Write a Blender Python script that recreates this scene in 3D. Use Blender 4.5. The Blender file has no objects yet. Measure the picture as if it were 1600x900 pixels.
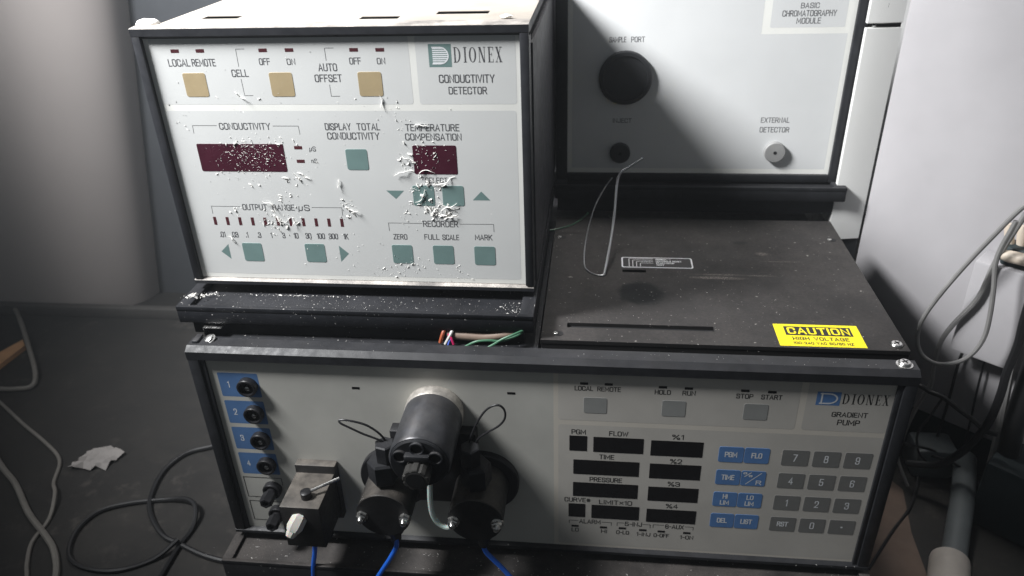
import bpy, bmesh, math, random
from mathutils import Vector, Matrix
random.seed(7)
PI = math.pi
SC = bpy.context.scene
COL = SC.collection

# ------------------------------------------------------------------ camera
CAM = Vector((0.2607, -0.3844, 0.4283)); YAW, PITCH, ROLL, FPX = 0.1232, 0.5067, -0.0356, 1196.4
cd = bpy.data.cameras.new('camera'); cam = bpy.data.objects.new('camera', cd); COL.objects.link(cam)
_f = Vector((-math.sin(YAW)*math.cos(PITCH), math.cos(YAW)*math.cos(PITCH), -math.sin(PITCH)))
_r = Vector((math.cos(YAW), math.sin(YAW), 0)); _u = _r.cross(_f)
_r, _u = math.cos(ROLL)*_r+math.sin(ROLL)*_u, -math.sin(ROLL)*_r+math.cos(ROLL)*_u
cam.matrix_world = Matrix(((_r.x, _u.x, -_f.x, CAM.x), (_r.y, _u.y, -_f.y, CAM.y), (_r.z, _u.z, -_f.z, CAM.z), (0, 0, 0, 1)))
cd.sensor_width = 36; cd.lens = FPX/1600*36; cd.clip_start = 0.01; cd.clip_end = 50
cd.dof.use_dof = True; cd.dof.focus_distance = 0.47; cd.dof.aperture_fstop = 11
SC.camera = cam
# ------------------------------------------------------------------ light
w = bpy.data.worlds.new('World'); SC.world = w; w.use_nodes = True
w.node_tree.nodes['Background'].inputs[0].default_value = (0.86, 0.94, 1.0, 1)
w.node_tree.nodes['Background'].inputs[1].default_value = 0.095
def area_lamp(name, loc, target, size, power, color):
    l = bpy.data.lights.new(name, 'AREA'); l.shape = 'DISK'; l.size = size; l.energy = power; l.color = color
    o = bpy.data.objects.new(name, l); COL.objects.link(o); o.location = loc
    o.rotation_euler = (Vector(target)-Vector(loc)).to_track_quat('-Z', 'Y').to_euler()
    return o
# a torch-like lamp up on the left, aimed at the upper instruments; a small lamp behind them
kl = bpy.data.lights.new('key_lamp', 'SPOT'); kl.energy = 164; kl.color = (0.985, 0.992, 1.0); kl.shadow_soft_size = 0.12
kl.spot_size = math.radians(68); kl.spot_blend = 1.0
ko = bpy.data.objects.new('key_lamp', kl); COL.objects.link(ko); ko.location = (-0.390, -0.118, 0.890)
ko.rotation_euler = Vector((0.600, 0.56, -0.74)).to_track_quat('-Z', 'Y').to_euler()
area_lamp('overhead_lamp', (0.24, 0.46, 1.20), (0.26, 0.26, 0.16), 0.16, 0.62, (1.0, 0.975, 0.95)).data.spread = math.radians(50)
SC.view_settings.view_transform = 'Standard'; SC.view_settings.look = 'None'
SC.view_settings.exposure = 0.0; SC.view_settings.gamma = 1.0

# ------------------------------------------------------------------ materials
def mat(name, col, rough=0.5, metal=0.0, var=0.0, vscale=60.0, bump=0.0, bscale=800.0, dust=0.0, dcol=(0.30, 0.26, 0.22),
        dscale=250.0, speck=0.0, sscale=900.0, scol=(0.7, 0.68, 0.65), coat=0.0, spec=0.5, trans=0.0, sss=0.0, extra=None):
    m = bpy.data.materials.new(name); m.use_nodes = True; nt = m.node_tree; N = nt.nodes; Lk = nt.links
    b = N['Principled BSDF']
    b.inputs['Base Color'].default_value = (*col, 1); b.inputs['Roughness'].default_value = rough
    b.inputs['Metallic'].default_value = metal; b.inputs['Specular IOR Level'].default_value = spec
    b.inputs['Coat Weight'].default_value = coat
    if trans: b.inputs['Transmission Weight'].default_value = trans
    if sss:
        b.inputs['Subsurface Weight'].default_value = sss; b.inputs['Subsurface Scale'].default_value = 0.002
    tc = N.new('ShaderNodeTexCoord'); co = tc.outputs['Object']
    def noise(scale, detail=4.0, rgh=0.6):
        n = N.new('ShaderNodeTexNoise'); n.inputs['Scale'].default_value = scale; n.inputs['Detail'].default_value = detail
        n.inputs['Roughness'].default_value = rgh; Lk.new(co, n.inputs['Vector']); return n.outputs['Fac']
    def maprange(v, a, b_, c=0.0, d=1.0):
        r = N.new('ShaderNodeMapRange'); r.inputs[1].default_value = a; r.inputs[2].default_value = b_
        r.inputs[3].default_value = c; r.inputs[4].default_value = d; Lk.new(v, r.inputs[0]); return r.outputs[0]
    def math_(op, a, b_):
        r = N.new('ShaderNodeMath'); r.operation = op
        for i, v in enumerate((a, b_)):
            if isinstance(v, (int, float)): r.inputs[i].default_value = v
            else: Lk.new(v, r.inputs[i])
        return r.outputs[0]
    def mix(fac, a, b_):
        r = N.new('ShaderNodeMix'); r.data_type = 'RGBA'
        if isinstance(fac, (int, float)): r.inputs[0].default_value = fac
        else: Lk.new(fac, r.inputs[0])
        for i, v in ((6, a), (7, b_)):
            if isinstance(v, tuple): r.inputs[i].default_value = (*v, 1)
            else: Lk.new(v, r.inputs[i])
        return r.outputs[2]
    cur = tuple(col); rg = None
    if var:
        n = noise(vscale, 5)
        cur = mix(maprange(n, 0.3, 0.7), tuple(c*(1-var) for c in col), tuple(min(1, c*(1+var)) for c in col))
        rg = maprange(noise(vscale*2.3, 4), 0.3, 0.7, max(0.05, rough-0.09), min(1, rough+0.09))
    H = dict(N=N, Lk=Lk, noise=noise, maprange=maprange, math=math_, mix=mix, co=co)
    if dust:
        g = N.new('ShaderNodeNewGeometry'); sx = N.new('ShaderNodeSeparateXYZ'); Lk.new(g.outputs['Normal'], sx.inputs[0])
        up = maprange(sx.outputs[2], 0.3, 0.95)
        n2 = math_('MULTIPLY', maprange(noise(dscale*0.22, 4), 0.32, 0.62, 0.35, 1.0), maprange(noise(dscale*6, 3, 0.7), 0.3, 0.7, 0.35, 1.0))
        f = math_('MULTIPLY', math_('MULTIPLY', up, n2), dust)
        cur = mix(f, cur, dcol)
        rg = math_('MAXIMUM', rg if rg is not None else rough, math_('MULTIPLY', f, 0.9))
    if extra: cur = extra(H, cur)
    if speck:
        s = maprange(noise(sscale, 2, 0.5), 0.80-speck*0.16, 0.86-speck*0.16)
        cur = mix(s, cur, scol)
    if not isinstance(cur, tuple): Lk.new(cur, b.inputs['Base Color'])
    if rg is not None: Lk.new(rg, b.inputs['Roughness'])
    if bump:
        bn = N.new('ShaderNodeBump'); bn.inputs['Strength'].default_value = bump; bn.inputs['Distance'].default_value = 0.0004
        Lk.new(noise(bscale, 3), bn.inputs['Height']); Lk.new(bn.outputs[0], b.inputs['Normal'])
    return m

def plate_marks(H, cur):
    """dark round stain and pale scuffs on the pump's top plate (object coordinates, metres)"""
    N, Lk = H['N'], H['Lk']
    sx = N.new('ShaderNodeSeparateXYZ'); Lk.new(H['co'], sx.inputs[0])
    wob = H['maprange'](H['noise'](110, 4), 0.2, 0.8, -0.5, 0.5)
    def blob(cx, cy, rx, ry, soft=0.25, wo=0.5):
        a = H['math']('DIVIDE', H['math']('SUBTRACT', sx.outputs[0], cx), rx)
        b = H['math']('DIVIDE', H['math']('SUBTRACT', sx.outputs[1], cy), ry)
        d = H['math']('SQRT', H['math']('ADD', H['math']('MULTIPLY', a, a), H['math']('MULTIPLY', b, b)), 0)
        d = H['math']('ADD', d, H['math']('MULTIPLY', wob, wo))
        return H['maprange'](d, 1+soft*0.3, 1-soft, 0.0, 1.0)
    cur = H['mix'](H['math']('MULTIPLY', blob(0.2925, 0.083, 0.0165, 0.0165, 0.2, 0.45), 0.96), cur, (0.004, 0.005, 0.006))
    grain = H['maprange'](H['noise'](900, 3, 0.7), 0.38, 0.62)
    for cx, cy, rx, ry, k in ((0.347, 0.1075, 0.019, 0.0022, .75), (0.349, 0.1125, 0.022, 0.0014, .5), (0.377, 0.112, 0.012, 0.0012, .5),
                              (0.385, 0.1475, 0.005, 0.0030, .6), (0.396, 0.135, 0.014, 0.0009, .4)):
        cur = H['mix'](H['math']('MULTIPLY', H['math']('MULTIPLY', blob(cx, cy, rx, ry, 0.7, 0.8), grain), k), cur, (0.34, 0.30, 0.27))
    cur = H['mix'](H['math']('MULTIPLY', blob(0.372, 0.166, 0.006, 0.003, 0.5, 0.8), 0.6), cur, (0.012, 0.012, 0.012))
    return cur

def wood_extra(H, cur):
    N, Lk = H['N'], H['Lk']
    mp = N.new('ShaderNodeMapping'); mp.inputs['Scale'].default_value = (4, 9, 9); mp.inputs['Rotation'].default_value = (0, 0, 0.25)
    Lk.new(H['co'], mp.inputs['Vector'])
    n = N.new('ShaderNodeTexNoise'); n.inputs['Scale'].default_value = 6; n.inputs['Detail'].default_value = 8; n.inputs['Roughness'].default_value = 0.7
    Lk.new(mp.outputs[0], n.inputs['Vector'])
    cur = H['mix'](H['maprange'](n.outputs['Fac'], 0.35, 0.7), cur, (0.015, 0.0135, 0.012))
    n2 = H['maprange'](H['noise'](9, 6, 0.65), 0.5, 0.75)
    cur = H['mix'](H['math']('MULTIPLY', n2, 0.6), cur, (0.034, 0.030, 0.026))
    n3 = H['math']('MULTIPLY', H['maprange'](H['noise'](45, 8, 0.75), 0.54, 0.70), H['maprange'](H['noise'](7, 3), 0.42, 0.6))
    return H['mix'](H['math']('MULTIPLY', n3, 0.7), cur, (0.075, 0.066, 0.058))

M = {}
M['black'] = mat('black_plastic', (0.022, 0.023, 0.026), 0.46, spec=0.28, var=0.25, vscale=90, bump=0.12, bscale=1500, dust=0.13, dcol=(0.17, 0.16, 0.16), speck=0.25, sscale=420, scol=(0.4, 0.39, 0.38))
M['black_tray'] = mat('black_painted_metal', (0.013, 0.014, 0.017), 0.50, spec=0.22, var=0.25, vscale=70, bump=0.15, bscale=1800, dust=0.05, dcol=(0.20, 0.18, 0.17), speck=0.7, sscale=520, scol=(0.5, 0.48, 0.46))
M['dusty_tray'] = mat('dusty_black_tray', (0.020, 0.020, 0.022), 0.55, spec=0.2, var=0.25, vscale=70, bump=0.2, bscale=1500, dust=0.6, dcol=(0.17, 0.15, 0.135), dscale=160, speck=0.6, sscale=520, scol=(0.5, 0.48, 0.46))
M['chassis'] = mat('dark_grey_paint', (0.045, 0.045, 0.052), 0.5, var=0.15, bump=0.2, bscale=1600, speck=0.3, sscale=350)
M['plate'] = mat('black_textured_plate', (0.019, 0.0185, 0.019), 0.62, spec=0.20, var=0.25, vscale=26, bump=0.28, bscale=2400, dust=0.46, dcol=(0.105, 0.094, 0.088), dscale=90, speck=0.58, sscale=360, scol=(0.26, 0.245, 0.23), extra=plate_marks)
M['cover'] = mat('cream_painted_cover', (0.37, 0.335, 0.295), 0.55, var=0.14, vscale=30, bump=0.1, speck=0.3, sscale=300, scol=(0.55, 0.50, 0.45))
M['bezel_dust'] = mat('dusty_bezel', (0.022, 0.023, 0.027), 0.42, var=0.2, vscale=90, bump=0.1, dust=0.96, dcol=(0.62, 0.57, 0.52), dscale=300)
M['panel_white'] = mat('off_white_panel', (0.84, 0.84, 0.80), 0.42, var=0.03, vscale=25, speck=0.2, sscale=260, scol=(0.9, 0.9, 0.88))
M['field_grey'] = mat('light_grey_print_field', (0.675, 0.685, 0.675), 0.42, var=0.03, vscale=22, speck=0.25, sscale=240, scol=(0.9, 0.9, 0.88))
M['pump_border'] = mat('beige_panel_border', (0.70, 0.655, 0.58), 0.45, var=0.05, vscale=22)
M['pump_field'] = mat('warm_grey_print_field', (0.58, 0.555, 0.510), 0.42, var=0.11, vscale=14, speck=0.1, sscale=300, scol=(0.3, 0.28, 0.26))
M['pump_plain'] = mat('warm_grey_panel', (0.565, 0.558, 0.515), 0.40, var=0.11, vscale=13, speck=0.1, sscale=300, scol=(0.25, 0.24, 0.22))
M['ink'] = mat('dark_grey_ink', (0.090, 0.091, 0.098), 0.6)
M['bcm_field'] = mat('pale_grey_print_field', (0.68, 0.69, 0.69), 0.42, var=0.03, vscale=22, speck=0.2, sscale=240)
M['ink_black'] = mat('black_ink', (0.018, 0.017, 0.017), 0.6)
M['white_ink'] = mat('white_ink', (0.80, 0.82, 0.84), 0.6)
M['tan_key'] = mat('tan_key', (0.40, 0.315, 0.185), 0.5, var=0.06, vscale=90)
M['teal_key'] = mat('teal_key', (0.165, 0.255, 0.245), 0.5, var=0.07, vscale=90)
M['blue_key'] = mat('blue_key', (0.110, 0.235, 0.500), 0.45, var=0.08, vscale=80)
M['blue_tab'] = mat('blue_tab', (0.100, 0.205, 0.420), 0.45, var=0.10, vscale=60)
M['grey_key'] = mat('grey_key', (0.195, 0.195, 0.188), 0.5, var=0.06, vscale=80)
M['mid_key'] = mat('mid_grey_key', (0.310, 0.315, 0.305), 0.5, var=0.05, vscale=80)
M['red_window'] = mat('dark_red_display', (0.060, 0.012, 0.024), 0.22, coat=0.3, var=0.2, vscale=40)
M['black_window'] = mat('black_display', (0.010, 0.009, 0.010), 0.25, coat=0.2)
M['red_led'] = mat('dark_red_led', (0.085, 0.022, 0.028), 0.35)
M['steel'] = mat('bright_steel', (0.75, 0.74, 0.72), 0.28, 1.0, var=0.1, vscale=300, bump=0.1)
M['dark_steel'] = mat('dark_anodised_metal', (0.075, 0.08, 0.092), 0.40, 0.6, var=0.25, vscale=120, bump=0.08, dust=0.3)
M['worn_ring'] = mat('dusty_metal_ring', (0.50, 0.47, 0.43), 0.45, 0.55, var=0.35, vscale=220, bump=0.4, bscale=900, dust=0.4, dcol=(.38,.34,.30))
M['dusty_black'] = mat('dusty_black_casting', (0.022, 0.021, 0.021), 0.5, var=0.3, vscale=150, bump=0.5, bscale=1100, dust=0.9, dcol=(0.25, 0.222, 0.19), dscale=420)
M['wire_grey'] = mat('dull_grey_metal_tube', (0.42, 0.43, 0.45), 0.38, 0.6)
M['black_casting'] = mat('black_casting', (0.014, 0.014, 0.015), 0.45, var=0.3, vscale=150, bump=0.4, bscale=1100, dust=0.55, dcol=(0.24, 0.21, 0.18), dscale=420)
M['rubber'] = mat('black_rubber', (0.016, 0.016, 0.018), 0.38, var=0.2, vscale=120, bump=0.1)
M['grey_plastic'] = mat('dark_knob_plastic', (0.055, 0.053, 0.05), 0.5, var=0.08, vscale=120)
M['aged_white'] = mat('aged_white_pvc', (0.48, 0.44, 0.40), 0.5, var=0.1, vscale=60)
M['port_dark'] = mat('dark_port_plastic', (0.030, 0.031, 0.034), 0.42, var=0.15, vscale=60)
M['port_grey'] = mat('grey_port_plastic', (0.29, 0.29, 0.285), 0.5, var=0.08, vscale=120)
M['white_plastic'] = mat('off_white_nylon', (0.80, 0.77, 0.70), 0.45, sss=0.3)
M['clear_tube'] = mat('pale_translucent_tube', (0.50, 0.60, 0.57), 0.3, sss=0.4)
M['blue_tube'] = mat('bright_blue_tube', (0.02, 0.15, 0.72), 0.35, sss=0.2)
M['yellow'] = mat('yellow_sticker', (0.95, 0.78, 0.008), 0.5, var=0.04, vscale=120)
M['crumb'] = mat('white_plaster_flake', (0.86, 0.84, 0.80), 0.8)
M['wood'] = mat('dark_dusty_bench', (0.010, 0.0092, 0.0085), 0.65, bump=0.25, bscale=300, extra=wood_extra)
M['brown_board'] = mat('brown_board', (0.15, 0.105, 0.08), 0.7, var=0.2, vscale=30, bump=0.2)
M['wall'] = mat('grey_wall_paint', (0.335, 0.302, 0.288), 0.75, var=0.06, vscale=4, bump=0.05, bscale=200)
M['charcoal'] = mat('charcoal_wall_shadow', (0.030, 0.033, 0.038), 0.9, var=0.08, vscale=12)  # dark tone put in for the wall's shadow
M['dark_skirting'] = mat('dark_skirting_paint', (0.05, 0.047, 0.044), 0.6, var=0.15, vscale=20)
M['wall_white'] = mat('white_wall_paint', (0.80, 0.80, 0.79), 0.7, var=0.04, vscale=6)
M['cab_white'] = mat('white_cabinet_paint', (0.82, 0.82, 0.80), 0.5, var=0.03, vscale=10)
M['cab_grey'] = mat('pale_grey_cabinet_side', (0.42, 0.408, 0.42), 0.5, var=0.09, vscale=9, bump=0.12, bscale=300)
M['paper'] = mat('grey_paper', (0.27, 0.252, 0.24), 0.85, var=0.12, vscale=50)
M['sliver'] = mat('orange_wood', (0.50, 0.27, 0.13), 0.7, var=0.15, vscale=60)
M['cable_white'] = mat('dirty_white_cable', (0.17, 0.158, 0.142), 0.55, var=0.1)
M['cable_grey'] = mat('grey_cable', (0.24, 0.235, 0.23), 0.5, var=0.1)
M['cable_black'] = mat('black_cable', (0.012, 0.012, 0.013), 0.45)
M['copper'] = mat('tan_ribbon', (0.22, 0.16, 0.125), 0.55, var=0.12, vscale=200)
M['w_green'] = mat('green_wire', (0.05, 0.15, 0.085), 0.4)
M['w_orange'] = mat('orange_wire', (0.36, 0.09, 0.04), 0.4)
M['w_white'] = mat('white_wire', (0.5, 0.48, 0.46), 0.4)
M['w_red'] = mat('crimson_wire', (0.55, 0.02, 0.12), 0.4)
M['w_blue'] = mat('blue_wire', (0.10, 0.18, 0.65), 0.4)
M['beige'] = mat('beige_connector', (0.66, 0.57, 0.47), 0.5, var=0.1, vscale=90)
M['pipe'] = mat('grey_pvc_pipe', (0.13, 0.145, 0.15), 0.45, var=0.1, vscale=50)
M['hole'] = mat('dark_hole', (0.006, 0.006, 0.007), 0.8)
M['teal_box'] = mat('dark_teal_paint', (0.020, 0.032, 0.036), 0.6)

# ------------------------------------------------------------------ mesh builder
class MB:
    def __init__(s): s.v = []; s.f = []; s.m = []; s.cut = None; s.busy = False
    def add(s, verts, faces, mi=0):
        o = len(s.v); s.v += [tuple(q) for q in verts]
        for f in faces: s.f.append(tuple(i+o for i in f)); s.m.append(mi)
        return s
    def box(s, x0, x1, y0, y1, z0, z1, bev=0.0, mi=0, seg=2):
        if bev <= 0:
            v = [(x, y, z) for z in (z0, z1) for y in (y0, y1) for x in (x0, x1)]
            return s.add(v, [(0, 2, 3, 1), (4, 5, 7, 6), (0, 1, 5, 4), (2, 6, 7, 3), (0, 4, 6, 2), (1, 3, 7, 5)], mi)
        bm = bmesh.new(); bmesh.ops.create_cube(bm, size=1)
        for q in bm.verts: q.co = Vector(((x0+x1)/2+q.co.x*(x1-x0), (y0+y1)/2+q.co.y*(y1-y0), (z0+z1)/2+q.co.z*(z1-z0)))
        bmesh.ops.bevel(bm, geom=bm.edges[:], offset=bev, segments=seg, profile=0.5, affect='EDGES')
        return s.from_bm(bm, mi)
    def from_bm(s, bm, mi=0):
        bm.verts.index_update(); s.add([q.co[:] for q in bm.verts], [[q.index for q in f.verts] for f in bm.faces], mi); bm.free(); return s
    def prism(s, poly, y0, y1, mi=0, cap0=True, axis='y', inset=0.0):
        """poly in (x,z) counter-clockwise seen from -y, extruded from y0 (front) to y1"""
        n = len(poly); cx = sum(p[0] for p in poly)/n; cz = sum(p[1] for p in poly)/n
        P = lambda p, y: (p[0], y, p[1]) if axis == 'y' else ((p[0], p[1], y) if axis == 'z' else (y, p[0], p[1]))
        fr = poly
        if inset:
            fr = []
            for px, pz in poly:
                d = math.hypot(px-cx, pz-cz) or 1; fr.append((px-(px-cx)/d*inset*1.2, pz-(pz-cz)/d*inset*1.2))
            s.add([P(p, y0) for p in fr]+[P(p, y0+inset) for p in poly]+[P(p, y1) for p in poly],
                  [tuple(range(n))]+[(i, i+n, (i+1) % n+n, (i+1) % n) for i in range(n)]+[(i+n, i+2*n, (i+1) % n+2*n, (i+1) % n+n) for i in range(n)]+[tuple(range(3*n-1, 2*n-1, -1))], mi)
        else:
            s.add([P(p, y0) for p in poly]+[P(p, y1) for p in poly],
                  [tuple(range(n))]+[(i, i+n, (i+1) % n+n, (i+1) % n) for i in range(n)]+[tuple(range(2*n-1, n-1, -1))], mi)
        return s
    def flat(s, poly, y, mi=0):
        if s.cut is not None and not s.busy: s.mark('arrow_mark')
        return s.add([(p[0], y, p[1]) for p in poly], [tuple(range(len(poly)))], mi)
    def lathe(s, prof, c, ax=(0, -1, 0), n=32, mi=0, flat=None):
        """prof: [(radius, distance along ax)]"""
        ax = Vector(ax).normalized(); t = ax.orthogonal().normalized() if abs(ax.z) > 0.9 else Vector((0, 0, 1)).cross(ax).normalized()
        b = ax.cross(t); c = Vector(c); vs = []
        for r, d in prof:
            for k in range(n):
                a = 2*PI*k/n + (PI/n if flat else 0)
                vs.append(c+ax*d+(t*math.cos(a)+b*math.sin(a))*max(r, 1e-6))
        fs = []
        for i in range(len(prof)-1):
            for k in range(n): fs.append((i*n+k, i*n+(k+1) % n, (i+1)*n+(k+1) % n, (i+1)*n+k))
        fs.append(tuple(range(n-1, -1, -1))); fs.append(tuple(range((len(prof)-1)*n, len(prof)*n)))
        return s.add(vs, fs, mi)
    def tube(s, pts, r, n=10, mi=0, smooth=3, caps=True):
        P = [Vector(p) for p in pts]
        if smooth and len(P) > 2:
            Q = []
            for i in range(len(P)-1):
                p0 = P[i-1] if i else P[i]*2-P[i+1]; p1, p2 = P[i], P[i+1]; p3 = P[i+2] if i+2 < len(P) else P[i+1]*2-P[i]
                for k in range(smooth):
                    t = k/smooth
                    Q.append(0.5*((2*p1)+(p2-p0)*t+(2*p0-5*p1+4*p2-p3)*t*t+(3*p1-p0-3*p2+p3)*t**3))
            Q.append(P[-1]); P = Q
        vs = []; up = None
        for i, p in enumerate(P):
            d = (P[min(i+1, len(P)-1)]-P[max(i-1, 0)])
            d = d.normalized() if d.length > 1e-9 else Vector((0, 0, 1))
            up = d.orthogonal().normalized() if up is None else (up-d*up.dot(d)).normalized()
            bb = d.cross(up); rr = r(i/(len(P)-1)) if callable(r) else r
            for k in range(n):
                a = 2*PI*k/n; vs.append(p+(up*math.cos(a)+bb*math.sin(a))*rr)
        fs = [(i*n+k, i*n+(k+1) % n, (i+1)*n+(k+1) % n, (i+1)*n+k) for i in range(len(P)-1) for k in range(n)]
        if caps: fs += [tuple(range(n-1, -1, -1)), tuple(range((len(P)-1)*n, len(P)*n))]
        return s.add(vs, fs, mi)
    def mesh(s, name, mats, smooth=35):
        me = bpy.data.meshes.new(name); me.from_pydata(s.v, [], s.f); me.polygons.foreach_set('material_index', s.m)
        for m in (mats if isinstance(mats, (list, tuple)) else [mats]): me.materials.append(M[m])
        bm = bmesh.new(); bm.from_mesh(me); 
        if smooth is not None: bmesh.ops.recalc_face_normals(bm, faces=bm.faces)
        bm.to_mesh(me); bm.free()
        if smooth:
            me.polygons.foreach_set('use_smooth', [True]*len(me.polygons)); me.set_sharp_from_angle(angle=math.radians(smooth))
        me.update(); return me
    def pieces(s, mats, parent):
        """one object per printed word, bracket or mark"""
        cuts = s.cut+[('', len(s.v), len(s.f))]
        for (nm, v0, f0), (_, v1, f1) in zip(cuts, cuts[1:]):
            p = MB(); p.v = s.v[v0:v1]; p.f = [tuple(i-v0 for i in f) for f in s.f[f0:f1]]; p.m = s.m[f0:f1]
            kind, _, word = nm.partition(':')
            o = p.obj(kind, mats, parent, smooth=None)
            if word: o['label'] = 'printed word '+word.replace('x10', '\u00d710').replace('uS', '\u00b5S')
    def mark(s, nm):
        if s.cut is not None: s.cut.append((nm, len(s.v), len(s.f)))
    def obj(s, name, mats, parent=None, loc=None, smooth=35, label=None):
        o = bpy.data.objects.new(name, s.mesh(name, mats, smooth)); COL.objects.link(o)
        if parent is not None: o.parent = parent
        if loc is not None: o.location = loc
        if label: o['label'] = label
        return o
def thing(name, label, cat, loc=(0, 0, 0), group=None, rotz=0):
    o = bpy.data.objects.new(name, None); COL.objects.link(o); o.empty_display_size = 0.02
    o.location = loc; o.rotation_euler = (0, 0, rotz); o['label'] = label; o['category'] = cat
    if group: o['group'] = group
    return o
def tag(o, label, cat, group=None, kind=None):
    o['label'] = label; o['category'] = cat
    if group: o['group'] = group
    if kind: o['kind'] = kind
    return o
def struct(o): o['kind'] = 'structure'; return o
def dup(o, parent, loc, label=None):
    c = o.copy(); COL.objects.link(c); c.parent = parent; c.location = loc
    if label: c['label'] = label
    return c
def rrect(x0, x1, z0, z1, r=0.0, n=4):
    if r <= 0: return [(x0, z0), (x1, z0), (x1, z1), (x0, z1)]
    out = []
    for cx, cz, a0 in ((x0+r, z0+r, PI), (x1-r, z0+r, 1.5*PI), (x1-r, z1-r, 0), (x0+r, z1-r, PI/2)):
        for k in range(n+1):
            a = a0+PI/2*k/n; out.append((cx+r*math.cos(a), cz+r*math.sin(a)))
    return out

# ------------------------------------------------------------------ lettering (condensed gothic drawn with strokes)
R = 0.17
GL = {}
def g(ch, wdt, *paths): GL[ch] = (wdt, paths)
W5 = .46
g('A', .50, [(0, 0), (.25, 1), (.5, 0)], [(.09, .32), (.41, .32)])
g('B', W5, [(0, 0), (0, 1), (.44, 1, R), (.44, .53, R), (0, .53)], [(.2, .53), (.46, .53, R), (.46, 0, R), (0, 0)])
g('C', W5, [(W5, .70), (W5, 1, R), (0, 1, R), (0, 0, R), (W5, 0, R), (W5, .30)])
g('D', W5, [(0, 0), (0, 1), (W5, 1, .22), (W5, 0, .22), (0, 0)])
g('E', .38, [(.38, 1), (0, 1), (0, 0), (.38, 0)], [(0, .53), (.33, .53)])
g('F', .38, [(.38, 1), (0, 1), (0, 0)], [(0, .52), (.33, .52)])
g('G', W5, [(W5, .72), (W5, 1, R), (0, 1, R), (0, 0, R), (W5, 0, R), (W5, .48), (.27, .48)])
g('H', W5, [(0, 0), (0, 1)], [(W5, 0), (W5, 1)], [(0, .53), (W5, .53)])
g('I', .0, [(0, 0), (0, 1)])
g('J', .36, [(.36, 1), (.36, 0, R), (0, 0, R), (0, .3)])
g('K', .48, [(0, 0), (0, 1)], [(.46, 1), (0, .40)], [(.15, .58), (.48, 0)])
g('L', .36, [(0, 1), (0, 0), (.36, 0)])
g('M', .60, [(0, 0), (0, 1), (.30, .25), (.60, 1), (.60, 0)])
g('N', W5, [(0, 0), (0, 1), (W5, 0), (W5, 1)])
g('O', W5, [(0, .5), (0, 1, R), (W5, 1, R), (W5, 0, R), (0, 0, R), (0, .5)])
g('P', .44, [(0, 0), (0, 1), (.44, 1, R), (.44, .45, R), (0, .45)])
g('Q', W5, [(0, .5), (0, 1, R), (W5, 1, R), (W5, 0, R), (0, 0, R), (0, .5)], [(.26, .22), (.5, -.06)])
g('R', W5, [(0, 0), (0, 1), (.44, 1, R), (.44, .50, R), (0, .50)], [(.24, .50), (.48, 0)])
g('S', .44, [(.44, .74), (.44, 1, R), (0, 1, R), (0, .56, R), (.44, .48, R), (.44, 0, R), (0, 0, R), (0, .27)])
g('T', .46, [(0, 1), (.46, 1)], [(.23, 1), (.23, 0)])
g('U', W5, [(0, 1), (0, 0, R), (W5, 0, R), (W5, 1)])
g('V', .48, [(0, 1), (.24, 0), (.48, 1)])
g('W', .70, [(0, 1), (.17, 0), (.35, .8), (.53, 0), (.70, 1)])
g('X', .48, [(0, 0), (.48, 1)], [(0, 1), (.48, 0)])
g('Y', .48, [(0, 1), (.24, .45), (.48, 1)], [(.24, .45), (.24, 0)])
g('Z', .42, [(0, 1), (.42, 1), (0, 0), (.42, 0)])
g('0', W5, [(0, .5), (0, 1, R), (W5, 1, R), (W5, 0, R), (0, 0, R), (0, .5)])
g('1', .16, [(0, .82), (.16, 1), (.16, 0)])
g('2', .42, [(0, .72), (0, 1, R), (.42, 1, R), (.42, .55, .1), (0, 0), (.42, 0)])
g('3', .42, [(0, .76), (0, 1, R), (.42, 1, R), (.42, .53, R), (.14, .53)], [(.2, .53), (.44, .53, R), (.44, 0, R), (0, 0, R), (0, .26)])
g('4', .46, [(.34, 0), (.34, 1), (0, .28), (.46, .28)])
g('5', .42, [(.42, 1), (.04, 1), (0, .52), (.42, .60, R), (.42, 0, R), (0, 0, R), (0, .24)])
g('6', .42, [(.42, .78), (.42, 1, R), (0, 1, R), (0, 0, R), (.42, 0, R), (.42, .56, R), (0, .56)])
g('7', .42, [(0, 1), (.42, 1), (.12, 0)])
g('8', .44, [(.04, .75), (.04, 1, .15), (.40, 1, .15), (.40, .53, .15), (.04, .53, .15), (.04, .75)], [(0, .27), (0, .53, R), (.44, .53, R), (.44, 0, R), (0, 0, R), (0, .27)])
g('9', .42, [(0, .22), (0, 0, R), (.42, 0, R), (.42, 1, R), (0, 1, R), (0, .44, R), (.42, .44)])
g('.', .0, [(0, 0), (0, .10)])
g('-', .26, [(0, .48), (.26, .48)])
g('/', .34, [(0, 0), (.34, 1)])
g('#', .46, [(.13, .1), (.13, .9)], [(.33, .1), (.33, .9)], [(0, .35), (.46, .35)], [(0, .65), (.46, .65)])
g('%', .66, [(0, .84), (.0, 1, .08), (.22, 1, .08), (.22, .66, .08), (0, .66, .08), (0, .84)], [(.56, 1), (.10, 0)], [(.44, .17), (.44, .34, .08), (.66, .34, .08), (.66, 0, .08), (.44, 0, .08), (.44, .17)])
g('x', .40, [(0, .15), (.4, .75)], [(0, .75), (.4, .15)])
g('u', .40, [(.08, .70), (0, -.25)], [(.05, .2), (.07, 0, .1), (.33, 0, .1), (.40, .70)])
g('n', .32, [(0, 0), (0, .70)], [(0, .5), (.05, .7, .1), (.32, .7, .14), (.32, 0)])
g(' ', .22)
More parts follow.
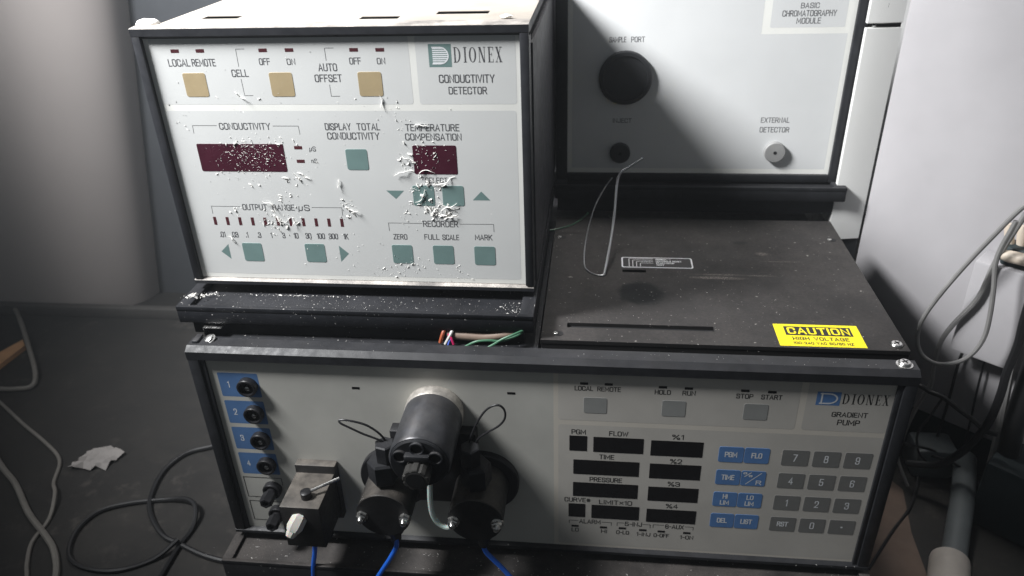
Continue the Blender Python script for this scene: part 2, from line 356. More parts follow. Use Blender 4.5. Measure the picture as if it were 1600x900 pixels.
def rounded(path):
    out = []
    for i, p in enumerate(path):
        if len(p) == 3 and 0 < i < len(path)-1:
            a = Vector(path[i-1][:2]); b = Vector(p[:2]); c = Vector(path[i+1][:2]); r = p[2]
            d1 = a-b; d2 = c-b; k1 = min(r, d1.length*.5); k2 = min(r, d2.length*.5)
            s_, e_ = b+d1.normalized()*k1, b+d2.normalized()*k2
            for k in range(4):
                t = k/3; out.append(tuple((1-t)**2*s_+2*t*(1-t)*b+t*t*e_))
        else: out.append(tuple(p[:2]))
    return out
def stroke(mb, pts, wd, y, mi, wz=None):
    P = [Vector(p) for p in pts]; n = len(P)
    if n < 2: return
    L_, R_ = [], []; closed = (P[0]-P[-1]).length < 1e-7
    for i in range(n):
        d1 = (P[i]-P[i-1]).normalized() if i else (P[1]-P[0]).normalized()
        d2 = (P[i+1]-P[i]).normalized() if i < n-1 else d1
        n1 = Vector((-d1.y, d1.x)); n2 = Vector((-d2.y, d2.x)); mm_ = (n1+n2)
        mm_ = mm_.normalized() if mm_.length > 1e-6 else n1
        k = min(1/max(mm_.dot(n1), .45), 1.9)
        e = Vector((0, 0))
        if i == 0 and not closed: e = -d1*wd*.5
        if i == n-1 and not closed: e = d1*wd*.5
        L_.append(P[i]+mm_*k*wd*.5+e); R_.append(P[i]-mm_*k*wd*.5+e)
    vs = [(p.x, y-2e-6*i, p.y) for i, p in enumerate(R_)]+[(p.x, y-2e-6*i, p.y) for i, p in enumerate(L_)]
    mb.add(vs, [(i, i+1, n+i+1, n+i) for i in range(n-1)], mi)
def text(mb, s, x0, x1, z0, z1, y, mi=0, wt=0.13, gap=.20):
    """letters fitted into the box x0..x1, z0..z1"""
    mb.mark('printed_word:'+s)
    adv = []; x = 0
    for c in s: adv.append(x); x += GL[c][0]+gap
    total = x-gap; h = z1-z0; sx = (x1-x0)/max(total, .001) if x1 is not None else h; wd = wt*h
    if x1 is not None and total < .05: sx = h
    for c, a in zip(s, adv):
        for k, p in enumerate(GL[c][1]):      # strokes of one letter lie a hair apart, never in one plane
            stroke(mb, [(x0+(a+q[0])*sx, z0+wd*.5+q[1]*(h-wd)) for q in rounded(p)], wd, y-.00001*k, mi)
def ctext(mb, s, cx, z0, h, y, mi=0, wt=.13, cond=.75, gap=.20):
    total = sum(GL[c][0]+gap for c in s)-gap; wd_ = total*h*cond
    text(mb, s, cx-wd_/2, cx+wd_/2, z0, z0+h, y, mi, wt, gap)
def line(mb, pts, wd, y, mi=0): mb.mark('printed_bracket'); stroke(mb, pts, wd, y, mi)
def legend():
    m = MB(); m.cut = []; return m
def serif_name(mb, x0, x1, z0, z1, y, mi):
    """the condensed roman capitals of the maker's name"""
    h = z1-z0; sx = (x1-x0)/4.02
    mb.mark('printed_word:DIONEX'); mb.busy = True
    def q(pts, ox): mb.flat([(x0+(ox+p[0])*sx, z0+p[1]*h) for p in pts], y, mi)
    def rc(ox, a, b, c, d): q([(a, c), (b, c), (b, d), (a, d)], ox)
    def ring(ox, cx, ro, ri, a0, a1, n=18):
        pts = []
        for k in range(n+1):
            a = a0+(a1-a0)*k/n
            pts.append((cx+ro[0]*math.cos(a), .5+ro[1]*math.sin(a), cx+ri[0]*math.cos(a), .5+ri[1]*math.sin(a)))
        for k in range(n): q([(pts[k][0], pts[k][1]), (pts[k+1][0], pts[k+1][1]), (pts[k+1][2], pts[k+1][3]), (pts[k][2], pts[k][3])], ox)
    sf = .045
    # D
    rc(0, .06, .18, 0, 1); rc(0, 0, .26, 0, sf); rc(0, 0, .26, 1-sf, 1); ring(0, .22, (.36, .5), (.23, .455), -PI/2, PI/2)
    # I
    o = .82; rc(o, .08, .21, 0, 1); rc(o, 0, .29, 0, sf); rc(o, 0, .29, 1-sf, 1)
    # O
    o = 1.30; ring(o, .28, (.30, .5), (.165, .455), 0, 2*PI, 30)
    # N
    o = 2.06; rc(o, .06, .105, 0, 1); rc(o, .48, .525, 0, 1); q([(.05, 1), (.19, 1), (.525, 0), (.40, 0)], o); rc(o, 0, .18, 0, sf); rc(o, .40, .60, 1-sf, 1); rc(o, 0, .15, 1-sf, 1)
    # E
    o = 2.84; rc(o, .06, .18, 0, 1); rc(o, 0, .46, 0, sf); rc(o, 0, .46, 1-sf, 1); rc(o, .15, .34, .49, .53); rc(o, .42, .46, 0, .22); rc(o, .42, .46, .78, 1); rc(o, .31, .345, .40, .62)
    # X
    o = 3.46; q([(.04, 1), (.18, 1), (.52, 0), (.38, 0)], o); q([(.06, 0), (.10, 0), (.47, 1), (.43, 1)], o)
    rc(o, 0, .22, 1-sf, 1); rc(o, .34, .56, 1-sf, 1); rc(o, 0, .2, 0, sf); rc(o, .32, .57, 0, sf); mb.busy = False
def badge(mb, x0, x1, z0, z1, y, mi_bg, mi_fg, bars=8, rim=.05):
    mb.flat(rrect(x0, x1, z0, z1), y, mi_bg)
    w_, h_ = x1-x0, z1-z0
    for k in range(bars):
        t = (k+.5)/bars; zc = z0+h_*(.14+.72*t)
        half = math.sqrt(max(0, 1-((t-.5)*2*.97)**2)); right = x0+w_*(.50+.36*half)
        mb.flat([(x0+w_*.17, zc-h_*.028), (right, zc-h_*.028), (right, zc+h_*.028), (x0+w_*.17, zc+h_*.028)], y-.00003, mi_fg)
    arc = [(x0+w_*.17, z0+h_*.86)]
    for k in range(13):
        a = PI/2-PI*k/12; arc.append((x0+w_*(.50+.36*math.cos(a)), z0+h_*(.5+.36*math.sin(a))))
    arc.append((x0+w_*.17, z0+h_*.14)); stroke(mb, arc, h_*rim, y-.00004, mi_fg)
    if not bars: stroke(mb, [(x0+w_*.22, z0+h_*.12), (x0+w_*.22, z0+h_*.88)], h_*rim, y-.00005, mi_fg)

# ================================================================== setting
mb = MB(); mb.box(-1.6, 1.5, -1.2, 1.4, -0.085, -0.045)
struct(mb.obj('bench_top', 'wood', smooth=0))
# grey wall; its rounded leaning edge and the dark screen stand in for soft shadow
mb = MB(); rings = []
for z in (-.045, .30, .80):
    xe = -.268+(z-.15)*.17; pl = [(-1.6, .372), (xe-.09, .372)]
    for k in range(1, 17):
        a = -PI/2+PI/2*k/16; pl.append((xe-.09+.09*math.cos(a), .372+.055+.055*math.sin(a)))
    pl += [(xe, .46), (-1.6, .46)]
    rings.append([(a, b, z) for a, b in pl])
n = len(rings[0])
mb.add(sum(rings, []), [(r*n+i, r*n+(i+1) % n, (r+1)*n+(i+1) % n, (r+1)*n+i) for r in range(2) for i in range(n)]+[tuple(range(n-1, -1, -1)), tuple(range(2*n, 3*n))])
struct(mb.obj('grey_wall', 'wall', smooth=40))
mb = MB(); mb.box(-1.6, .06, .362, .3715, -.045, -.031, .001)
struct(mb.obj('skirting', 'dark_skirting'))
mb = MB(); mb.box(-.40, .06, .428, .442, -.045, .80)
tag(mb.obj('shadow_screen', 'charcoal', smooth=0), 'dark screen added as wall shadow behind the upper left instrument, right of the grey wall', 'screen')
mb = MB(); mb.box(-1.6, 1.5, .72, .76, -.045, 1.5)
struct(mb.obj('back_wall', 'wall_white', smooth=0))

# ================================================================== gradient pump
PY = 0.003                       # front panel plane behind the bezel front
pump = thing('gradient_pump', 'wide black-cased instrument with blue keypad and metal pump head, at the bottom of the stack', 'laboratory instrument')
PW, PH = .450, .1603
mb = MB()
mb.box(.006, .444, .012, .44, -.002, .150, .002)
mb.obj('chassis', 'chassis', pump)
mb = MB()   # bezel: bevelled top lip, side bars, bottom lip
mb.prism([(0, .1603-.006), (.0, .1603), (.004, .1632), (.0135, .1632), (.0135, .152), (.003, .1545)], 0, PW, axis='x')
mb.box(0, .0075, .0, .013, .003, .1545, .0008); mb.box(PW-.0075, PW, .0, .013, .003, .1545, .0008)
mb.box(.0075, .0105, .0012, .006, .003, .1545, .0004); mb.box(PW-.0105, PW-.0075, .0012, .006, .003, .1545, .0004)
mb.prism([(0, 0), (0, .0024), (.0026, .0040), (.013, .0040), (.013, 0)], 0, PW, axis='x')
mb.obj('bezel', 'black', pump)
mb = MB(); mb.box(.0078, PW-.0078, PY, .011, .0035, .1555)
mb.obj('front_panel', ['pump_plain'], pump, smooth=0)
mb = MB()
y1, y2 = PY-.00003, PY-.00006
mb.flat(rrect(.2365, .4420, .0030, .1540, 0), y1, 0)                      # beige border sheet
mb.obj('print_border', 'pump_border', pump, smooth=None)
for q in ((.2395, .3855, .1162, .1540), (.3895, .4395, .1162, .1540), (.2395, .4395, .0060, .1125)):
    mb = MB(); mb.flat(rrect(*q, .002), y2); mb.obj('print_field', 'pump_field', pump, smooth=None)
# printed legends
mb = legend(); Y = PY-.00009; B = dict(mi=0, wt=.15)
for s, a, b, z in (('LOCAL', .2500, .2610, .1397), ('REMOTE', .2640, .2780, .1397), ('HOLD', .2992, .3085, .1390), ('RUN', .3160, .3234, .1390), ('STOP', .3482, .3578, .1384), ('START', .3630, .3749, .1384)):
    text(mb, s, a, b, z, z+.0036, Y, **B)
text(mb, 'GRADIENT', .4060, .4265, .1273, .1311, Y, **B); text(mb, 'PUMP', .4103, .4229, .1211, .1253, Y, **B)
serif_name(mb, .4102, .4370, .1372, .1448, Y, 0)
for s, a, b, z in (('PGM', .2483, .2570, .1048), ('FLOW', .2724, .2840, .1046), ('%1', .3122, .3189, .1040), ('TIME', .2665, .2757, .0848), ('%2', .3122, .3192, .0838), ('PRESSURE', .2606, .2815, .0649),
                   ('%3', .3120, .3193, .0642), ('CURVE#', .2439, .2609, .0457), ('LIMITx10', .2674, .2890, .0449), ('%4', .3121, .3195, .0444), ('ALARM', .2541, .2683, .0259), ('5-INJ', .2855, .2966, .0257), ('6-AUX', .3129, .3249, .0254)):
    text(mb, s, a, b, z, z+.0040, Y, **B)
for s, a, b, z in (('LO', .2489, .2534, .0176), ('HI', .2694, .2730, .0176), ('0-LO', .2799, .2882, .0175), ('1-INJ', .2938, .3028, .0168), ('0-OFF', .3055, .3155, .0167), ('1-ON', .3235, .3320, .0162)):
    text(mb, s, a, b, z, z+.0036, Y, **B)
for a, b, c, d in ((.2470, .2530, .2695, .2760), (.2800, .2845, .2975, .3025), (.3045, .3115, .3260, .3315)):
    line(mb, [(a, .0255), (a, .0283), (b, .0283)], .0004, Y); line(mb, [(c, .0280), (d, .0280), (d, .0252)], .0004, Y)
for zc in (.0434, .0206): line(mb, [(.031, zc-.0093), (.0155, zc-.0093), (.0155, zc+.0093), (.0435, zc+.0093), (.0435, zc+.003)], .0005, Y)
mb.pieces('ink_black', pump)
mb = MB(); badge(mb, .3951, .4090, .1358, .1458, PY-.00009, 0, 1, 0, .10)
mb.obj('maker_badge', ['blue_key', 'white_ink'], pump, smooth=None)
def slab(name, x0, x1, z0, z1, r, t, m, parent, y, txt=None, label=None, wt=.165):
    mb = MB(); mb.prism(rrect(x0, x1, z0, z1, r), y-t, y+.0008, inset=min(t*.6, .0003))
    ms = [m]
    if txt:
        ms = [m, 'white_ink']; cx, cz = (x0+x1)/2, (z0+z1)/2; yy = y-t-.00003
        if txt == '%/R':
            text(mb, '%', x0+.0015, x0+.0068, cz+.0012, cz+.0052, yy, 1, .16); text(mb, 'R', x1-.0055, x1-.0025, cz-.0052, cz-.0014, yy, 1, .16)
            line(mb, [(x0+.0035, cz-.0048), (x1-.003, cz+.0048)], .0005, yy, 1)
        elif txt == '*': mb.flat([(cx+.0008*math.cos(k*PI/4), cz+.0008*math.sin(k*PI/4)) for k in range(8)], yy, 1)
        elif ' ' in txt:
            a, b = txt.split(); ctext(mb, a, cx, cz+.0006, .0040, yy, 1, wt, .95); ctext(mb, b, cx, cz-.0048, .0040, yy, 1, wt, .95)
        else: ctext(mb, txt, cx, cz-(.0021 if len(txt) > 1 else .0030), .0044 if len(txt) > 1 else .0060, yy, 1, wt if len(txt) > 1 else .12, .85 if len(txt) > 1 else .78)
    return mb.obj(name, ms, parent, smooth=30 if not txt else 30, label=label)
for x in (.2555, .3040, .3535): slab('button', x, x+.0145, .1225, .1347, .0012, .00012, 'mid_key', pump, PY-.00006)
BL = (('PGM', 'FLO'), ('TIME', '%/R'), ('HI LIM', 'LO LIM'), ('DEL', 'LIST'))
GR = (('7', '8', '9'), ('4', '5', '6'), ('1', '2', '3'), ('RST', '0', '*'))
for r in range(4):
    zt = .1001-.01925*r
    for c in range(2): slab('key', .3420+.0160*c, .3420+.0160*c+.0155, zt-.0127, zt, .0014, .00012, 'blue_key', pump, PY-.00006, BL[r][c], 'blue key printed '+BL[r][c])
    for c in range(3): slab('key', .3812+.0190*c, .3812+.0190*c+.0164, zt-.0127-.0003, zt-.0003, .0010, .00012, 'grey_key', pump, PY-.00006, GR[r][c], 'grey key printed '+('with a dot' if GR[r][c] == '*' else GR[r][c]))
for a, b, c, d in ((.2467, .2582, .0910, .1036), (.2622, .2944, .0907, .1033), (.2990, .3320, .0900, .1026), (.2494, .2925, .0710, .0835), (.2992, .3321, .0705, .0832), (.2493, .2926, .0512, .0637), (.2993, .3322, .0505, .0631),
                   (.2464, .2579, .0318, .0442), (.2621, .2944, .0315, .0439), (.2993, .3324, .0308, .0430)):
    slab('display_window', a, b, c, d, .0003, .00008, 'black_window', pump, PY-.00006)
for x, z in ((.2556, .1452), (.2707, .1452), (.3037, .1446), (.3193, .1444), (.3529, .1443), (.3688, .1440), (.2510, .0231), (.2707, .0231), (.2837, .0233), (.2977, .0226), (.3103, .0223), (.3276, .0222)):
    slab('indicator_light', x-.0025, x+.0025, z-.0009, z+.0009, 0, .00006, 'black_window', pump, PY-.00006)
for x, z in ((.1087, .1347), (.2099, .1354)): slab('indicator_light', x-.0026, x+.0026, z-.0009, z+.0009, 0, .00006, 'black_window', pump, PY)
# ports on the left
for k in range(6):
    zc = .1335-.0226*k
    if k < 4:
        mb = MB(); mb.flat(rrect(.0162, .0436, zc-.0096, zc+.0096, .001), PY-.00003, 0); ctext(mb, str(k+1), .0222, zc-.0024, .0052, PY-.00006, 1, .12, .8)
        mb.obj('port_tab', ['blue_tab', 'white_ink'], pump, smooth=None, label='blue printed tab numbered %d' % (k+1))
    mb = MB(); mb.lathe([(.0066, -.002), (.0066, .0040), (.0061, .0046), (.0050, .0046), (.0047, .0010), (.0040, .0008)], (.0360, PY, zc), n=28)
    p = mb.obj('port_fitting', 'rubber', pump)
    if k < 4:
        mb = MB(); mb.lathe([(.0016, 0), (.0016, .0024), (.0008, .0028)], (.0360, PY-.0006, zc-.0008), n=12); mb.obj('port_bore', 'steel', p)
    else:
        mb = MB(); mb.lathe([(.0036, 0), (.0034, .0065)], (.036, PY-.0008, zc), n=16); mb.lathe([(.0046, .0060), (.0047, .0140), (.0040, .0150), (.0026, .0150), (.0024, .012)], (.036, PY-.0008, zc), n=6, flat=True)
        mb.obj('port_plug', 'rubber', p)
# pulse damper
pd = MB(); pd.lathe([(.0192, 0), (.0192, .0075), (.0186, .0085)], (.160, PY, .1200), n=48)
damper = pd.obj('pulse_damper', 'worn_ring', pump)
mb = MB(); mb.lathe([(.0188, .0080), (.0188, .0486), (.0180, .0500), (.0178, .0500)], (.160, PY, .1200), n=48)
mb.obj('damper_barrel', 'dark_steel', damper)
fy = PY-.0500
mb = MB()   # face plate with flat step and three bores
mb.lathe([(.0176, -.001), (.0176, .0010), (.0168, .0018)], (.160, fy, .1200), n=48)
mb.box(.1525, .1675, fy-.0060, fy, .1250, .1290, .0005)
mb.obj('face_plate', 'black', damper)
for dx, dz in ((0, .0125), (-.0105, .0060), (.0105, .0060)):
    mb = MB(); mb.lathe([(.0044, .0), (.0044, .0026), (.0036, .0026), (.0034, .0010)], (.160+dx, fy-.001, .1200+dz), n=20)
    mb.lathe([(.0034, .0), (.0034, .0016)], (.160+dx, fy-.001, .1200+dz), n=16, mi=1)
    mb.obj('face_bore', ['dark_steel', 'hole'], damper)
mb = MB(); n = 36; prof = []
for k in range(n):
    rr = .0080 if (k % 4) < 3 else .0071; prof.append((.160+rr*math.cos(2*PI*k/n), .1170+rr*math.sin(2*PI*k/n)))
mb.prism(prof, fy-.0125, fy-.0015, inset=.0006); mb.lathe([(.0056, 0), (.0056, .0005)], (.160, fy-.0124, .1170), n=20, mi=1)
mb.obj('knurled_knob', ['grey_plastic', 'hole'], damper, smooth=25)
# two pump heads and a black block set between them
mb = MB(); mb.box(.1300, .1870, -.0060, PY, .0480, .1080, .0008); mb.obj('black_block', 'rubber', pump)
for sx, cx in ((-1, .1285), (1, .1885)):
    zc = .0625
    mb = MB(); mb.lathe([(.0247, 0), (.0247, .0040), (.0240, .0048)], (cx, PY, zc), n=48)
    head = mb.obj('pump_head', 'rubber', pump)
    mb = MB(); mb.lathe([(.0178, .004), (.0178, .0382), (.0173, .0388)], (cx, PY, zc), n=48)
    mb.obj('head_barrel', 'black_casting', head)
    for s in (-1, 1):
        mb = MB(); c = (cx+s*.0142, PY-.0385, zc-.001)
        mb.lathe([(.0036, -.001), (.0036, .0030), (.0030, .0034)], c, n=6, flat=True); mb.lathe([(.0042, -.001), (.0042, .0006)], c, n=20)
        mb.lathe([(.0026, .0030), (.0026, .0045), (.0018, .0062), (.0006, .0068)], c, n=14)
        mb.obj('dome_nut', 'steel', head)
    # check valve stack on top
    yc = -.022
    mb = MB(); mb.lathe([(.0048, -.002), (.0048, .0035)], (cx, yc, zc+.0172), (0, 0, 1), n=20)
    mb.obj('valve_seat', 'steel', head)
    mb = MB(); mb.lathe([(.0092, .0025), (.0100, .0040), (.0100, .0175), (.0086, .0190)], (cx, yc, zc+.0172), (0, 0, 1), n=6, flat=True)
    mb.lathe([(.0064, .0185), (.0068, .0195), (.0068, .0315), (.0058, .0322)], (cx-sx*.003, yc, zc+.0172), (0, 0, 1), n=6)
    mb.obj('check_valve', 'black', head, smooth=20)
    mb = MB(); mb.lathe([(.0072, -.002), (.0066, .006), (.0040, .0095), (.0036, .0150)], (cx+.003, -.026, zc-.0160), (0, 0, -1), n=20)
    mb.obj('inlet_nozzle', 'black', head)
mm = lambda L_: [tuple(c/1000 for c in p) for p in L_]
mb = MB(); mb.tube(mm([(131, -20, 108), (131, -20, 113), (127, -21, 120), (120, -22, 126), (110, -23, 129.3), (105, -23, 129), (106, -24, 127.5), (111, -24, 124.5), (119, -23, 119), (130, -21, 112), (132, -20, 107)]), .0007, 8, smooth=5)
mb.obj('capillary_loop', 'rubber', pump)
mb = MB(); mb.tube(mm([(184, -18, 104), (185, -18, 112), (189, -18, 124), (194, -18, 134), (199, -18, 140), (204.5, -18, 142), (208, -18, 138.5), (208, -18, 132), (204, -18, 126), (196, -18, 120), (190, -18, 114), (188, -18, 105)]), .0007, 8, smooth=5)
mb.obj('capillary_loop', 'rubber', pump)
mb = MB(); mb.tube(mm([(160, -29, 93), (160, -30, 85), (159.3, -30.5, 74), (159.8, -31, 62), (163, -31, 54), (168, -31, 50.5), (175, -31, 53)]), .0018, 10, smooth=5)
mb.obj('clear_tube', 'clear_tube', pump)
mb = MB(); mb.tube(mm([(71.5, -20, 32), (71, -20, 22), (69, -21, 8), (66, -22, -6), (63, -22, -26), (60, -22, -43)]), .0017, 10, smooth=4); mb.obj('blue_tube', 'blue_tube', pump)
mb = MB(); mb.tube(mm([(132.5, -28, 34), (132, -30, 28), (127, -31, 18), (120, -32, 6), (112, -34, -8), (100, -38, -30), (92, -42, -43)]), .0017, 10, smooth=4); mb.obj('blue_tube', 'blue_tube', pump)
mb = MB(); mb.tube(mm([(191, -27, 33), (192.5, -28, 27), (197.5, -29, 21), (205, -31, 13.5), (214, -34, 2), (226, -38, -20), (232, -42, -43)]), .0017, 10, smooth=4); mb.obj('blue_tube', 'blue_tube', pump)
# drain valve block
mb = MB(); mb.box(.0590, .0860, -.0360, -.0015, .0300, .0655, .0007); valve = mb.obj('drain_valve', 'dusty_black', pump)
mb = MB(); mb.box(.0588, .0872, -.0035, PY, .0240, .0722, .0006); mb.obj('valve_flange', 'dusty_black', valve)
mb = MB(); mb.lathe([(.0062, 0), (.0062, .0060), (.0052, .0062)], (.0785, -.020, .031), (0, 0, -1), n=20); mb.obj('valve_outlet', 'black', valve)
mb = MB(); mb.lathe([(.0036, -.001), (.0036, .0050), (.0030, .0054)], (.0745, -.0262, .0655), (0, 0, 1), n=20)
mb.tube([(.0752, -.0258, .0693), (.0940, -.0140, .0722)], .0011, 10, smooth=0, mi=1)
mb.obj('lever', ['rubber', 'steel'], valve)
mb = MB(); ax = Vector((-.25, -.45, -.42)); c = (.0722, -.0335, .0575)
mb.lathe([(.0038, 0), (.0052, .0020), (.0056, .0090), (.0044, .0120)], c, ax, n=7, flat=True); mb.lathe([(.0040, .0105), (.0038, .0135), (.0028, .0160), (.0010, .0168)], c, ax, n=9)
mb.obj('nylon_fitting', 'white_plastic', valve, smooth=28)
# top surfaces
mb = MB(); mb.box(.004, .2262, .0136, .215, .150, .1600, .0006); mb.obj('top_cover', 'black_tray', pump)
plate_z = .1655
mb = MB()
mb.box(.2278, .4492, .0202, .209, .150, plate_z-.0030, 0)
# plate top with two slots let in
def plate_with_slots(mb, x0, x1, y0, y1, z0, z1, slots):
    xs = sorted({x0, x1, *[s[0] for s in slots], *[s[1] for s in slots]}); ys = sorted({y0, y1, *[s[2] for s in slots], *[s[3] for s in slots]})
    for i in range(len(xs)-1):
        for j in range(len(ys)-1):
            a, b, c, d = xs[i], xs[i+1], ys[j], ys[j+1]; cx, cy = (a+b)/2, (c+d)/2
            if any(s[0] < cx < s[1] and s[2] < cy < s[3] for s in slots): continue
            mb.add([(a, c, z1), (b, c, z1), (b, d, z1), (a, d, z1)], [(0, 1, 2, 3)])
    for a, b, c, d in list(slots)+[(x0, x1, y0, y1)]:
        mb.add([(a, c, z0), (b, c, z0), (b, d, z0), (a, d, z0), (a, c, z1), (b, c, z1), (b, d, z1), (a, d, z1)], [(0, 1, 5, 4), (1, 2, 6, 5), (2, 3, 7, 6), (3, 0, 4, 7)])
slots = [(.2435, .3365, .0355, .0412), (.2805, .2975, .1135, .1172)]
for s in slots: mb.box(s[0]-.001, s[1]+.001, s[2]-.001, s[3]+.001, plate_z-.0029, plate_z-.0026, mi=1)
plate_with_slots(mb, .2275, .4495, .0198, .2095, plate_z-.0026, plate_z, slots)
tp = mb.obj('top_plate', ['plate', 'hole'], pump, smooth=0)
def screw(parent, x, y, z, r, washer=False, name='screw'):
    mb = MB()
    if washer: mb.lathe([(r*1.28, 0), (r*1.28, .0005), (r*1.1, .0006)], (x, y, z), (0, 0, 1), n=24)
    b_ = .0006 if washer else 0
    mb.lathe([(r, b_), (r, b_+.0008), (r*.80, b_+.0016), (r*.35, b_+.0019)], (x, y, z), (0, 0, 1), n=24)
    for a in (0.4, 0.4+PI/2):
        ca, sa = math.cos(a), math.sin(a); l_, t_ = r*.55, r*.13
        mb.add([(x+ca*l_*i-sa*t_*j, y+sa*l_*i+ca*t_*j, z+b_+.00195) for i, j in ((-1, -1), (1, -1), (1, 1), (-1, 1))], [(0, 1, 2, 3)], 1)
    return mb.obj(name, ['steel', 'hole'], parent)
def disc_screw(parent, x, y, z):  # small screw head with a flat dark disc set to its right
    mb = MB(); mb.lathe([(.0027, 0), (.0027, .00012)], (x+.0024, y, z+.0001), (0, 0, 1), n=18, mi=1); mb.lathe([(.0016, 0), (.0016, .0008), (.0008, .0011)], (x, y, z), (0, 0, 1), n=14)
    return mb.obj('screw', ['steel', 'hole'], parent)
disc_screw(tp, .2365, .0275, plate_z); disc_screw(tp, .2318, .1700, plate_z); disc_screw(tp, .4402, .1735, plate_z)
screw(tp, .4433, .0262, plate_z, .0036); screw(pump, .4428, .0088, .1632, .0037, True); 
# caution sticker
mb = MB(); zt = plate_z+.0002
# build flat in x,y using the text helpers turned on their back
def lay(mbs, z):   # (x, y=-h, z) -> (x, z, z0)
    mbs.v = [(q[0], q[2], z-q[1]) for q in mbs.v]; return mbs
mb.flat(rrect(.3741, .4254, .0215, .0468, .0004), 0, 0); mb.flat(rrect(.3800, .4205, .0338, .0440, 0), -.00008, 1)
text(mb, 'CAUTION', .3822, .4186, .0350, .0428, -.00016, 0, .165, .26)
text(mb, 'HIGH VOLTAGE', .3835, .4165, .0282, .0320, -.00010, 1, .16, .26)
text(mb, '100-240 VAC 50/60 HZ', .3828, .4180, .0236, .0264, -.00010, 1, .16, .26)
lay(mb, zt).obj('caution_sticker', ['yellow', 'ink_black'], tp, smooth=None, label='yellow sticker reading CAUTION HIGH VOLTAGE 100-240 VAC 50/60 HZ')
mb = MB(); mb.flat(rrect(.2800, .3320, .1205, .1372, .0018), 0, 1); mb.flat(rrect(.2811, .3309, .1216, .1361, .0012), -.00008, 0)
for k in range(4):
    o_ = .0021*k; line(mb, [(.2856+o_*1.3, .1222), (.2856+o_*1.3, .1345-o_*1.15), (.2866+o_*1.3, .1350-o_*1.15), (.3030, .1350-o_*1.15)], .0005, -.00016, 1)
for k, (s, e) in enumerate((('PROGRAM - 1', .3160), ('CONTROLS RESET', .3240), ('START/STOP', .3185), ('TEST', .3110))): text(mb, s, .3055, e, .1328-.0030*k, .1350-.0030*k, -.00016, 1, .17, .24)
lay(mb, zt).obj('info_label', ['ink_black', 'white_ink'], tp, smooth=None, label='small black label with a white border and white curved lines')

# ---- pump tray
def tray(name, label, x0, x1, yf, yb, z0, z1, m='black_tray', end=.012, ends=(True, True)):
    """low black support tray: rounded front rail, sunken floor strip between end blocks"""
    t = thing(name, label, 'instrument tray', ((x0+x1)/2, yf, z0), 'support trays under the instruments')
    cx, cy = (x0+x1)/2, yf; X = lambda v: v-cx; Yv = lambda v: v-cy; h = z1-z0
    mb = MB(); mb.box(X(x0), X(x1), 0, Yv(yb), 0, h-.003, .0012); mb.box(X(x0), X(x1), 0, .0030, h-.0035, h, .0006)
    mb.obj('tray_body', m, t)
    for on, a, b in ((ends[0], x0, x0+end), (ends[1], x1-end, x1)):
        if on:
            mb = MB(); mb.box(X(a), X(b), .0025, Yv(yb)-.001, h-.0035, h, .0006)
            mb.obj('end_block', m, t)
    return t
tray('equipment_tray', 'black dusty tray under the wide instrument with the keypad, at the bottom edge', -.0025, .4525, -.0230, .43, -.045, -.0045, m='dusty_tray', end=.0075)
tray('equipment_tray', 'black crumb-strewn tray under the smaller cream-topped instrument', -.0110, .2235, .0195, .275, .1700, .1825, end=.009)
t2 = bpy.data.objects['equipment_tray.001']
mb = MB(); mb.box(-.1105, .0590, .0045, .0060, -.0098, .0005); mb.box(.1085, .1105, .0045, .0060, -.0098, .0005); mb.box(.0590, .1085, .0045, .0060, -.0008, .0005)
mb.obj('skirt', 'black', t2, smooth=0)
tray('equipment_tray', 'clean black tray under the upper right instrument, behind the top plate', .2245, .4650, .2290, .50, .1740, .1865, m='black', end=.010)
mb = MB(); mb.box(.2265-.34475, .4620-.34475, .008, .26, -.0138, 0); mb.obj('plinth', 'black', bpy.data.objects['equipment_tray.002'], smooth=0)
# wires seen through the gap under the detector tray
def wire(name, pts, r, m, label, cat, n=8, sm=4, group=None):
    mb = MB(); mb.tube(mm(pts), r, n, smooth=sm); return tag(mb.obj(name, m), label, cat, group)
mb = MB(); mb.tube(mm([(168, 22.5, 166), (180, 21.5, 165.5), (192, 21.5, 165), (204, 22, 167), (212, 23, 169)]), lambda t: .0030, 12, smooth=4)
mb.v = [(a, b, .1602+max(0, c-.1602)) for a, b, c in mb.v]
tag(mb.obj('ribbon_cable', 'copper'), 'tan bundled cable in the slot under the upper left instrument', 'cable')
wire('wire', [(163.5, 18, 162), (165, 19, 167), (166.5, 22, 171)], .0012, 'w_orange', 'short orange wire at the left end of the slot', 'wire', group='coloured wires in the slot')
wire('wire', [(167, 17, 161.5), (170, 18, 167), (172, 22, 171)], .0011, 'w_white', 'white wire beside the orange one in the slot', 'wire', group='coloured wires in the slot')
wire('wire', [(172.5, 16.5, 162), (171, 17.5, 166), (169, 19, 168)], .0009, 'w_red', 'crimson wire crossing the white one in the slot', 'wire', group='coloured wires in the slot')
wire('wire', [(169, 16.5, 161.5), (169.8, 17, 164), (171, 18, 166)], .0008, 'w_blue', 'tiny blue wire low in the slot beside the crimson wire', 'wire', group='coloured wires in the slot')
wire('wire', [(180, 15, 161.5), (187, 15, 165.5), (195, 15.5, 166.5), (203, 16, 166), (211, 18, 168), (217, 22, 170)], .0008, 'w_green', 'thin green wire arching over the tan cable in the slot', 'wire', group='coloured wires in the slot')
wire('wire', [(193, 14, 161), (198, 14.5, 164), (204, 15, 168), (212, 17, 171), (219, 22, 172)], .0008, 'w_green', 'steeper green wire rising to the right end of the slot', 'wire', group='coloured wires in the slot')
